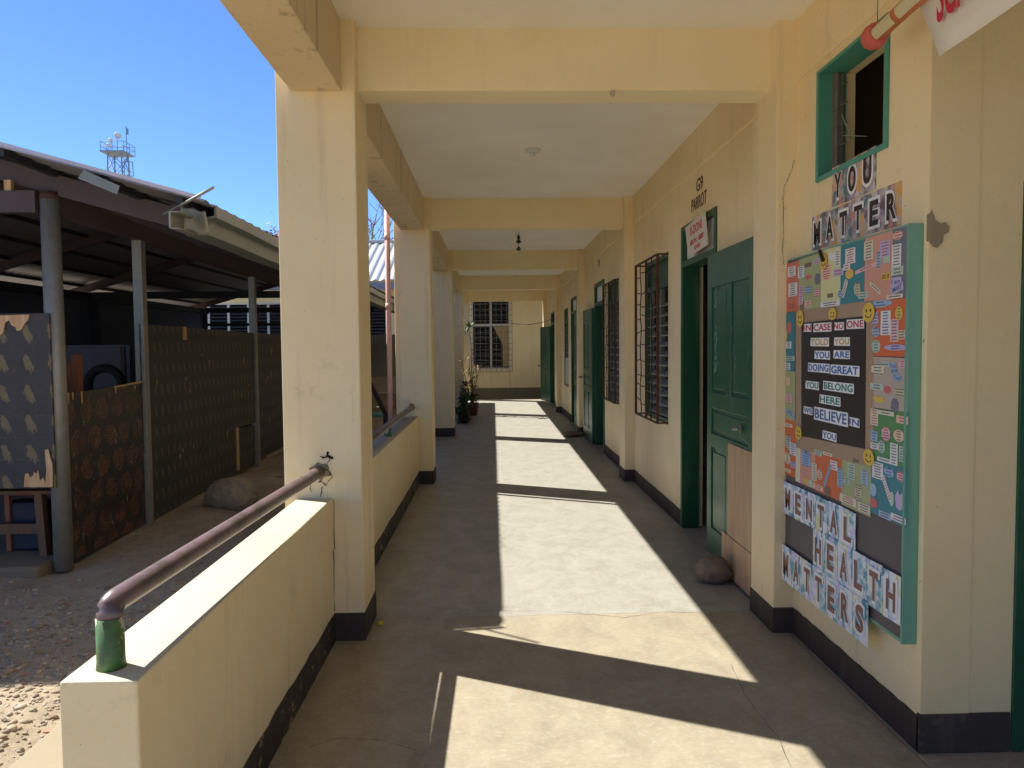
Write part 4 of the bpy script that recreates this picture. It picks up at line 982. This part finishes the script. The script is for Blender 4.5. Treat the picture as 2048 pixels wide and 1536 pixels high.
# long panels
def lp(y0, y1, z00, z01, z10, z11, mat, off=0):
    x0 = sx(y0)-.0+off; x1 = sx(y1)+off; t_ = .012
    vs = [(x0, y0, z00), (x0, y0, z01), (x1, y1, z11), (x1, y1, z10), (x0-t_, y0, z00), (x0-t_, y0, z01), (x1-t_, y1, z11), (x1-t_, y1, z10)]
    return MB().add(vs, [(0, 3, 2, 1), (4, 5, 6, 7), (0, 1, 5, 4), (3, 7, 6, 2), (1, 2, 6, 5), (0, 4, 7, 3)]).build('wall_panel', mat, shed)
ys = [7.1, 9.35, 11.8, 14.2]
for i in range(3):
    a, b = ys[i], ys[i+1]
    lp(a, b, .58-.05*i, 1.80-.01*i, .53-.05*i, 1.79-.01*i, M['longp'], .012)
for a, b, z in ((7.1, 9.9, .60), (9.9, 10.7, .5), (10.72, 14.2, .5)):
    lp(a, b, -.1, z, -.1, z-.04, M['longp'], -.004)
lp(14.2, YSE, -.1, 1.78, -.1, 1.74, M['longp'], 0)
q = random.Random(4)
for i in range(22):
    st = MB()
    yy, zz, h = q.uniform(7.2, 12), q.uniform(.3, 1.75), q.uniform(.02, .10)
    st.box(sx(yy)+.013, sx(yy)+.016, yy, yy+.008, zz, zz+h).build('splinter', M['plyedge'], shed)
MB().box(sx(8.15)+.013, sx(8.15)+.03, 8.12, 8.19, 1.66, 1.80).build('timber_batten', M['plyedge'], shed); MB().box(sx(9.9)+.0, sx(9.9)+.02, 9.84, 9.91, -.05, .52).build('timber_batten', M['ply'], shed)
# gutter
def gutter(y0, y1, z0, z1):
    prof = [(-2.02, .0), (-1.86, -.0), (-1.85, .11), (-1.80, .12), (-1.80, .20), (-1.815, .20), (-1.815, .135), (-1.865, .125), (-1.875, .015), (-2.02, .015)]
    vs = []; n = len(prof); ms = 12
    for j in range(ms+1):
        u = j/ms
        for x, z in prof: vs.append((x-.12, y0+(y1-y0)*u, z0+(z1-z0)*u+z+.004*sin(j*2.1)))
    fs = [(j*n+i, j*n+(i+1) % n, (j+1)*n+(i+1) % n, (j+1)*n+i) for j in range(ms) for i in range(n)]+[tuple(range(n-1, -1, -1)), tuple(ms*n+i for i in range(n))]
    MB().add(vs, fs).build('gutter', M['gutter'], shed)
gutter(5.28, 13.4, EZ-.195, EZ-.24)
gutter(13.42, YSE, EZ-.24, EZ-.28)
# crumpled flap at the gutter's near end
m = MB(); nu, nv = 8, 6; vs = []
for j in range(nv+1):
    for i in range(nu+1):
        u, v = i/nu, j/nv
        vs.append((-2.14+.19*u, 5.20+.05*sin(u*2.6+v)-.03*v, EZ-.19+.19*v-.05*u*v+.012*sin(u*6)))
m.add(vs, [(j*(nu+1)+i, j*(nu+1)+i+1, (j+1)*(nu+1)+i+1, (j+1)*(nu+1)+i) for j in range(nv) for i in range(nu)])
o = m.build('gutter_flap', M['gi'], shed, 0, True); s = o.modifiers.new('t', 'SOLIDIFY'); s.thickness = .003
# hanging strip of flashing under the rake
xx0, zz0 = onY(168, 340, YS-.03); xx1, zz1 = onY(240, 372, YS-.03)
MB().prismY([(xx0, zz0), (xx1, zz1), (xx1-.02, zz1-.055), (xx0-.04, zz0-.055)], YS-.035, YS-.03).build('loose_flashing', M['gutter'], shed)
# thin rod poking out over the eave
a = onY(300, 418, 4.95); b = onY(444, 388, 4.95)
t = thing('metal_rod', (a[0], 4.95, a[1]), 'thin metal rod poking out above the shed eave corner', 'rod')
MB().tube([(a[0], 5.15, a[1]), (b[0], 4.80, b[1]+.01)], .009, 8).build('rod', M['gi'], t, 0, True)
# dry leaves caught on the gutter
t = thing('dry_leaves', (-1.85, 7.0, 2.6), 'clump of dry orange leaves caught on the shed gutter', 'leaves')
m = MB(); q = random.Random(3)
for i in range(60):
    c = Vector((-1.97+q.gauss(0, .03), 6.85+q.gauss(0, .16), 2.555+abs(q.gauss(0, .05)))); d = Vector((q.gauss(0, 1), q.gauss(0, 1), q.gauss(0, 1))).normalized()*q.uniform(.01, .028); e = Vector((q.gauss(0, 1), q.gauss(0, 1), q.gauss(0, 1))).normalized()*.01
    m.add([c-d, c+e, c+d, c-e], [(0, 1, 2, 3)])
m.build('leaf', M['deadleaf'], t)
# concrete sill under the shed front, table and dim contents
MB().box(-4.9, -3.38, 5.50, 5.95, -.16, -.045).build('sill', M['sill'], shed, .03)
MB().box(-8.2, -3.45, 5.95, YSE, -.13, -.06).build('shed_floor', M['concrete'], shed)
tb = thing('timber_table', (-3.7, 5.9, 0), 'rough brown timber table standing inside the shed behind the first post', 'table')
MB().box(-4.7, -3.42, 5.8, 6.3, .44, .47).build('tabletop', M['wood'], tb, .004)
for xx, yy in ((-3.52, 5.84), (-3.5, 6.24), (-4.6, 5.84), (-4.6, 6.24)): MB().bar((xx, yy, -.1), (xx-.03, yy, .44), .07, .06).build('leg', M['wood'], tb, .003)
MB().box(-4.6, -3.55, 5.85, 5.9, .12, .2).build('rail', M['wood'], tb, .003)
t = thing('blue_crate', (-3.75, 6.6, -.06), 'dark blue plastic bin on the shed floor under the timber table', 'bin')
MB().box(-3.95, -3.62, 6.0, 6.2, -.05, .34).build('body', M['bluecloth'], t, .02)
ch = thing('wooden_chair', (-3.6, 6.6, -.06), 'reddish wooden chair whose back shows above the peeling panel inside the shed', 'chair')
cw = wood('red_brown_wood', L((150, 92, 60)), L((104, 60, 40)))
MB().box(-3.90, -3.52, 6.33, 6.36, 1.02, 1.45).build('backrest', cw, ch, .004)
for lx in (-3.53, -3.94): MB().box(lx, lx+.05, 6.30, 6.38, -.05, 1.52).build('back_post', cw, ch, .004)
MB().box(-3.92, -3.5, 5.98, 6.36, .40, .44).build('seat', cw, ch, .004)
for lx in (-3.54, -3.92): MB().box(lx, lx+.04, 5.98, 6.02, -.05, .4).build('leg', cw, ch, .003)
ty = thing('old_tyre', (-5.2, 8.6, .8), 'dark round tyre leaning inside the shed behind the peeling panel', 'tyre')
m = MB(); n = 28; vs = []; c = Vector(onY(210, 770, 8.5)[:1]+(8.5,)+(onY(210, 770, 8.5)[1],))
for i in range(n):
    a = 2*pi*i/n
    for k_ in range(8): b = 2*pi*k_/8; r_ = .19+.05*cos(b); vs.append((c.x+r_*cos(a), c.y+.06*sin(b), c.z+r_*sin(a)))
m.add(vs, [(i*8+k_, i*8+(k_+1) % 8, ((i+1) % n)*8+(k_+1) % 8, ((i+1) % n)*8+k_) for i in range(n) for k_ in range(8)])
m.build('tread', M['dark'], ty, 0, True)
t = thing('painted_sheet', (-6, 9.2, 0), 'faded grey painted sheet standing inside the shed behind the tyre', 'sheet')
MB().box(-6.6, -4.4, 9.1, 9.12, .1, 1.62).build('sheet', plain('faded_blue_sheet', L((78, 76, 80)), .7, 0, .3, 2), t)
wf_ = MB(); wf_.box(-6.55, -6.5, 9.08, 9.1, 0, 1.6).box(-4.5, -4.45, 9.08, 9.1, 0, 1.6).build('batten', M['wooddark'], t)

# ------------------------------------------------------------------ ground
GZ = -.13
def gh(x, y):
    h = .02*sin(x*2.1+1.3*sin(y*.9))+.015*sin(y*3.3+x)+.012*sin(x*5.7+y*4.1)
    m_ = math.exp(-((x+2.95)/.35)**2)*.05          # low bank along the shed
    return GZ+h*min(1, max(0, (-1.95-x)/.2))+m_*(1 if y > 5.6 else max(0, 1-(5.6-y)*1.5))
nx, ny = 110, 190; vs = []; fs = []
X_ = [-60+(56.0)*(1-(1-i/30))**1 if False else None for i in range(0)]
xs = [-400, -100, -40, -20, -12]+[-9+.5*i for i in range(10)]+[-4.2+.045*i for i in range(52)]+[-1.8, -1.0, 0, 3, 9, 20, 60, 400]
ys_ = [-60, -10, -3, 0]+[1+.05*i for i in range(220)]+[12.2+.4*i for i in range(36)]+[30, 45, 90, 200, 1200]
qn = random.Random(11)
for yv in ys_:
    for xv in xs:
        z = gh(xv, yv) if -9 <= xv <= -1.7 and 1 < yv < 26 else GZ
        if -4.2 < xv < -1.95 and 1 < yv < 13: z += qn.uniform(-.005, .005)
        if xv < -12 or xv > 9 or yv < -3 or yv > 30: z = GZ-.05
        vs.append((xv, yv, z if xv < -1.7 else min(z, GZ-.0)))
nX = len(xs)
for j in range(len(ys_)-1):
    for i in range(nX-1): fs.append((j*nX+i, j*nX+i+1, (j+1)*nX+i+1, (j+1)*nX+i))
g = MB().add(vs, fs).build('ground', M['ground'], None, 0, True); tag(g, kind='structure')
ap = MB().box(-1.93, -1.12, -6, 3.55, -.3, -.085).box(-1.5, -1.12, 3.55, 22, -.3, -.095).build('concrete_path', M['concrete'], None, .012); tag(ap, kind='structure')
# gravel
def stone(m, c, r, q, flat=.6, n=6):
    rot = q.uniform(0, 6.28); sx_, sy_ = r*q.uniform(.8, 1.3), r*q.uniform(.6, 1)
    vs = [(c[0], c[1], c[2]+r*flat)]
    for zf, rf in ((.75, .62), (.15, 1.0), (-.4, .8)):
        for k_ in range(n):
            a = 2*pi*k_/n+zf; x, y = cos(a)*sx_*rf*q.uniform(.88, 1.1), sin(a)*sy_*rf*q.uniform(.88, 1.1)
            vs.append((c[0]+x*cos(rot)-y*sin(rot), c[1]+x*sin(rot)+y*cos(rot), c[2]+r*flat*zf))
    fs = [(0, 1+k_, 1+(k_+1) % n) for k_ in range(n)]
    for l in range(2):
        for k_ in range(n): a, b = 1+l*n+k_, 1+l*n+(k_+1) % n; fs.append((a, a+n, b+n, b))
    m.add(vs, fs)
m = MB(); q = random.Random(21); cnt = 0
while cnt < 4600:
    x, y = q.uniform(-4.2, -1.97), q.uniform(2.6, 7.5)
    dens = .06
    if y < 5.3: dens = .6 if (sin(x*3.1+y*2.3)+sin(y*4.7-x*1.7)) > -.1 else .10
    if x > -2.3 and y < 5.4: dens = max(dens, .4)
    if y >= 4.6: dens *= .45
    if y >= 5.3: dens = .02
    if q.random() > dens: continue
    r = min(.034, .003+abs(q.gauss(0, .0068))+(q.random() < .04)*.014); stone(m, (x, y, gh(x, y)+r*.1), r, q, .55, 6); cnt += 1
g = m.build('gravel', M['gravel'], None, 0, True); tag(g, 'loose grey river gravel strewn over the dirt beside the path', 'gravel', kind='stuff')
m = MB(); q = random.Random(31)
for i in range(170):
    x, y = q.uniform(-3.3, -1.97), q.uniform(2.7, 8.5); z = gh(x, y)+.006; a = q.uniform(0, 6.28); l = q.uniform(.008, .03)
    d = Vector((cos(a), sin(a), q.uniform(-.1, .3)))*l; e = Vector((-sin(a), cos(a), .1))*l*.4; c = Vector((x, y, z+.004))
    m.add([c-d, c+e, c+d, c-e], [(0, 1, 2, 3)])
tag(m.build('leaf_litter', M['deadleaf']), 'scattered bits of dry orange leaf on the dirt and gravel', 'leaf litter', kind='stuff')
def rock(name, c, dims, seed, mat, label, cat='rock', group=None, rotz=0):
    import bmesh
    bm = bmesh.new(); bmesh.ops.create_icosphere(bm, subdivisions=5, radius=1); q = random.Random(seed)
    from mathutils import noise as mn
    off = Vector((seed*3.1, seed*1.7, seed))
    for v in bm.verts:
        d = 1+.24*mn.noise(v.co*1.1+off)+.10*abs(mn.noise(v.co*2.6+off))+.035*mn.noise(v.co*7+off)+.012*mn.noise(v.co*19+off)
        v.co *= d
        p = Vector((v.co.x*dims[0], v.co.y*dims[1], v.co.z*dims[2]))
        p = Matrix.Rotation(rotz, 3, 'Z') @ p
        p.z = max(p.z, -dims[2]*.78); v.co = p+Vector(c)
    me = bpy.data.meshes.new(name); bm.to_mesh(me); bm.free(); me.materials.append(mat)
    for p in me.polygons: p.use_smooth = True
    o = bpy.data.objects.new(name, me); sc.collection.objects.link(o); tag(o, label, cat, group); return o
rock('boulder', (-2.72, 7.75, .03), (.26, .22, .19), 4, M['rock'], 'large rounded brown boulder on the dirt by the shed wall', 'boulder')
rock('door_stone', (1.435, 4.78, .072), (.112, .11, .092), 9, M['rock2'], 'smooth round grey brown stone propping the first green door open', 'stone')
rock('door_stone', (1.36, 12.75, .04), (.17, .13, .05), 6, M['rock2'], 'flat dark stone on the corridor floor beside the second folded green door', 'stone')
for px, py, r, s, lb in ((158, 1362, .045, 2, 'pale stone among gravel nearest the parapet end, larger of the pair'), (75, 1360, .022, 3, 'small pale stone in the sunlit gravel at the left edge'), (350, 1175, .04, 5, 'flat stone half buried in shaded gravel beside the railing'), (560, 960, .05, 8, 'flat stone on the dirt right of the large boulder')):
    x, y = onZ(px, py, GZ); rock('loose_stone', (x, y, GZ+r*.5), (r*1.25, r, r*.8), s, M['gravelst'] if 'gravelst' in M else M['rock'], lb, 'stone', 'loose stones on the dirt')

# ------------------------------------------------------------------ things around the second bay
dp = thing('downpipe', (-1.165, 8.33, 0), 'pink plastic downpipe standing against the second column', 'pipe')
MB().lathe((-1.165, 8.36, -.1), [(.030, 0), (.030, 3.7)], 18).build('pipe', M['pink'], dp, 0, True)
for z in (1.98, 2.75): MB().lathe((-1.165, 8.36, z), [(.0335, 0), (.0335, .07)], 18).build('coupling', M['pink'], dp, 0, True)
fs_ = thing('sheet_fence', (-3.3, 21, 0), 'grey metal sheet fence seen between the first two columns', 'fence')
m = MB(); m.box(-5.0, -1.5, 21.0, 21.02, .75, 1.93); m.build('sheet', M['gi'], fs_)
MB().box(-5.0, -1.5, 21.02, 21.04, -.1, .76).build('lower_board', M['p_taupe'], fs_)
MB().box(-5, -1.5, 20.9, 21.0, .28, .31).build('rail', M['white'], fs_)
tm = thing('leaning_timber', (-1.9, 12, 0), 'dark timber leaning diagonally behind the second parapet', 'timber')
a = onY(742, 768, 12.5); b = onY(778, 838, 12.5)
MB().bar((a[0]-.12, 12.5, a[1]+.25), (b[0]+.2, 12.5, -.1), .07, .07, 0, (0, 1, 0)).build('timber', M['wooddark'], tm)
tt = thing('teal_bench', (-2.3, 13.5, -.1), 'teal painted bench top in the shade behind the second parapet', 'bench')
MB().box(-2.6, -1.9, 13.3, 13.8, .32, .36).build('seat', M['teal'], tt, .004)
for xx in (-2.55, -1.99): MB().box(xx, xx+.05, 13.35, 13.75, -.1, .32).build('leg', M['wooddark'], tt)
cap = thing('bottle_cap', (-.62, 4.05, 0), 'small yellow bottle cap on the floor at the foot of the nearest column', 'bottle cap')
x, y = onZ(761, 1249, 0); cap.location = (x, y, 0)
MB().lathe((x, y, .001), [(.018, 0), (.018, .008), (.014, .016), (.010, .016), (.009, .01)], 18).build('ring', M['yellow'], cap, 0, True)

# ------------------------------------------------------------------ plants
def blade(m, base, ang_, ln, wd, rise, droop, q):
    n = 5; pts = []
    for i in range(n+1):
        u = i/n; r = ln*u; z = rise*u-droop*u*u; w_ = wd*sin(pi*min(1, .15+u*.85))*.5 if u < 1 else 0
        c = Vector((base[0]+cos(ang_)*r, base[1]+sin(ang_)*r, base[2]+z)); s = Vector((-sin(ang_), cos(ang_), 0))*w_
        pts += [c-s, c+s]
    m.add(pts, [(2*i, 2*i+1, 2*i+3, 2*i+2) for i in range(n)])
x0, y0 = -.50, 16.9
pl = thing('potted_plant', (x0, y0, 0), 'tall bare stemmed plant with spiky leaves in a terracotta pot by the far columns', 'potted plant')
MB().lathe((x0, y0, 0), [(.11, 0), (.15, .24), (.165, .24), (.165, .29), (.145, .29), (.14, .25)], 20).build('pot', M['pot'], pl, 0, True)
m = MB(); q = random.Random(5); tips = []
for i in range(7):
    a = q.uniform(0, 6.28); h = [1.75, 1.0, 1.1, .85, 1.2, .9, .75][i]; l = .04+.20*q.random() if i else .03
    pts = [(x0+q.uniform(-.05, .05), y0+q.uniform(-.05, .05), .25)]
    for j in range(1, 5): u = j/4; pts.append((x0+cos(a)*l*u+q.uniform(-.02, .02), y0+sin(a)*l*u, .25+h*u))
    m.tube(pts, .014, 6, 0, .006); tips.append(pts)
m.build('stem', M['stem'], pl)
m = MB()
for i in range(26): blade(m, tips[0][-1], q.uniform(0, 6.28), q.uniform(.22, .34), .035, q.uniform(-.05, .3), q.uniform(.1, .3), q)
m.build('leaf_crown', M['leaf'], pl)
m = MB()
for p in tips[1:]:
    for pt in p[2:]:
        for i in range(5): blade(m, pt, q.uniform(0, 6.28), q.uniform(.07, .16), .03, q.uniform(-.05, .12), q.uniform(.0, .12), q)
m.build('dry_leaf', M['stem'], pl)
m = MB()
for i in range(90): blade(m, (x0+q.gauss(0, .06), y0+q.gauss(0, .06), .28+q.uniform(0, .2)), q.uniform(0, 6.28), q.uniform(.10, .2), .05, q.uniform(.05, .25), q.uniform(.05, .2), q)
m.build('foliage', M['leaf'], pl)
def bush(x, y, rx, h, label, mat, seed, n=420):
    t = thing('bushy_plant', (x, y, 0), label, 'plant'); q = random.Random(seed); m = MB()
    for i in range(n):
        a = q.uniform(0, 6.28); r = rx*sqrt(q.random()); z = q.random()**1.3*h
        rr = r*(1-.5*z/h); blade(m, (x+cos(a)*rr*.5, y+sin(a)*rr, z), q.uniform(0, 6.28), q.uniform(.06, .14), .04, q.uniform(0, .12), q.uniform(0, .1), q)
    m.build('foliage', mat, t)
    m = MB()
    for i in range(6): a = q.uniform(0, 6.28); m.tube([(x, y, .15), (x+cos(a)*rx*.3, y+sin(a)*rx*.5, h*.7)], .008, 5)
    m.build('stem', M['stem'], t)
    MB().lathe((x, y, 0), [(.09, 0), (.12, .2), (.13, .22), (.11, .22)], 14).build('pot', M['pot'], t, 0, True)
bush(-.62, 15.3, .28, .55, 'low drooping green bush at the foot of the third column', M['leaf'], 8)
bush(-.66, 17.3, .25, .75, 'dark leafed bush just behind the terracotta pot', M['leafd'], 9, 300)
# bare tree beyond the far roof
tr = thing('bare_tree', (-4.8, 34, 0), 'leafless twiggy tree rising behind the pale corrugated roof', 'tree')
m = MB(); tw = MB(); q = random.Random(12)
def br(p, d, l, r, depth):
    e = p+d*l; (m if depth < 1 else tw).tube([p, (p+e)/2+Vector((q.gauss(0, .03), q.gauss(0, .03), 0))*l, e], r, 5, 0, r*.7)
    if depth >= 5: return
    for i in range(3):
        nd = (d+Vector((q.gauss(0, .5), q.gauss(0, .5), q.gauss(.15, .25)))).normalized(); br(e, nd, l*q.uniform(.6, .8), r*.62, depth+1)
br(Vector((-5.2, 34, GZ)), Vector((0, 0, 1)), 3.0, .14, 0)
m.build('trunk', M['stem'], tr); tw.build('crown', M['stem'], tr)

# ------------------------------------------------------------------ telecom tower
D = 120.0
def tp_(px, py, y=D): x, z = onY(px, py, y); return (x, z)
tw_ = thing('telecom_tower', (tp_(238, 350)[0], D, GZ), 'slender lattice telecom tower with railed platform and dishes beyond the shed roof', 'tower')
steel = plain('tower_steel', L((126, 140, 160)), .6, 0, .1)
cxT, zP = tp_(236, 309)[0], tp_(236, 309)[1]
half_t, half_b = 1.05, 2.0
m = MB(); zb0 = 0; lv = [0, 6, 11, 15.5, 19.5, 23, 25.5, 27.8, 29.8, zP]
def hw2(z): return half_b+(half_t-half_b)*(z/zP)
cn = [(-1, -1), (1, -1), (1, 1), (-1, 1)]
for s1_, s2_ in cn: m.tube([(cxT+s1_*half_b, D+s2_*half_b, GZ), (cxT+s1_*half_t, D+s2_*half_t, zP)], .11, 6)
for a, b in zip(lv[:-1], lv[1:]):
    for i in range(4):
        c0, c1 = cn[i], cn[(i+1) % 4]; ha, hb = hw2(a), hw2(b)
        m.tube([(cxT+c0[0]*ha, D+c0[1]*ha, a), (cxT+c1[0]*hb, D+c1[1]*hb, b)], .055, 5)
        m.tube([(cxT+c1[0]*ha, D+c1[1]*ha, a), (cxT+c0[0]*hb, D+c0[1]*hb, b)], .055, 5)
m.build('lattice', steel, tw_)
m = MB(); m.box(cxT-1.9, cxT+1.7, D-1.8, D+1.8, zP, zP+.22); m.build('platform', steel, tw_)
m = MB()
for i in range(4):
    c0, c1 = cn[i], cn[(i+1) % 4]
    for zz in (.85, 1.6): m.tube([(cxT+c0[0]*1.8, D+c0[1]*1.8, zP+zz), (cxT+c1[0]*1.8, D+c1[1]*1.8, zP+zz)], .05, 5)
    for u in (0, .5): m.tube([(cxT+(c0[0]+(c1[0]-c0[0])*u)*1.8, D+(c0[1]+(c1[1]-c0[1])*u)*1.8, zP), (cxT+(c0[0]+(c1[0]-c0[0])*u)*1.8, D+(c0[1]+(c1[1]-c0[1])*u)*1.8, zP+1.65)], .05, 5)
m.build('handrail', steel, tw_)
m = MB(); xx, zz = tp_(252, 252); m.tube([(xx, D, tp_(253, 325)[1]), (xx, D, zz)], .07, 6); m.box(xx+.02, xx+.32, D-.1, D+.1, tp_(253, 269)[1], tp_(253, 257)[1]); m.build('antenna_mast', steel, tw_)
for (px, py, r) in ((243, 276, .55), (229, 285, .36), (225, 295, .34)):
    xx, zz = tp_(px, py); dm = MB(); n = 14; ax = Vector((.6, -.75, .1)).normalized(); s1_ = ax.cross(Vector((0, 0, 1))).normalized(); s2_ = s1_.cross(ax); c = Vector((xx, D-1.2, zz)); vs = [c-ax*.2]
    for rr, dd in ((.5, -.15), (1, .1)): vs += [c+ax*dd+(s1_*cos(2*pi*k_/n)+s2_*sin(2*pi*k_/n))*r*rr for k_ in range(n)]
    fs = [(0, 1+k_, 1+(k_+1) % n) for k_ in range(n)]+[(1+k_, 1+n+k_, 1+n+(k_+1) % n, 1+(k_+1) % n) for k_ in range(n)]
    o = dm.add(vs, fs).build('dish', M['p_whitep'], tw_, 0, True); s = o.modifiers.new('t', 'SOLIDIFY'); s.thickness = .08
    MB().tube([(xx-.2, D-1, zP), (xx-.2, D-1, zz+r*.6)], .06, 5).build('dish_mount', steel, tw_)
m = MB(); fr = [tp_(248, 324), tp_(265, 324), tp_(267, 352), tp_(249, 353)]
for i in range(4): a, b = fr[i], fr[(i+1) % 4]; m.tube([(a[0], D, a[1]), (b[0], D, b[1])], .07, 5)
a, b = tp_(249, 328), tp_(262, 345); m.tube([(a[0], D, a[1]), (b[0], D, b[1])], .05, 5); a, b = tp_(258, 326), tp_(258, 352); m.tube([(a[0], D, a[1]), (b[0], D, b[1])], .1, 5)
m.build('side_frame', steel, tw_)
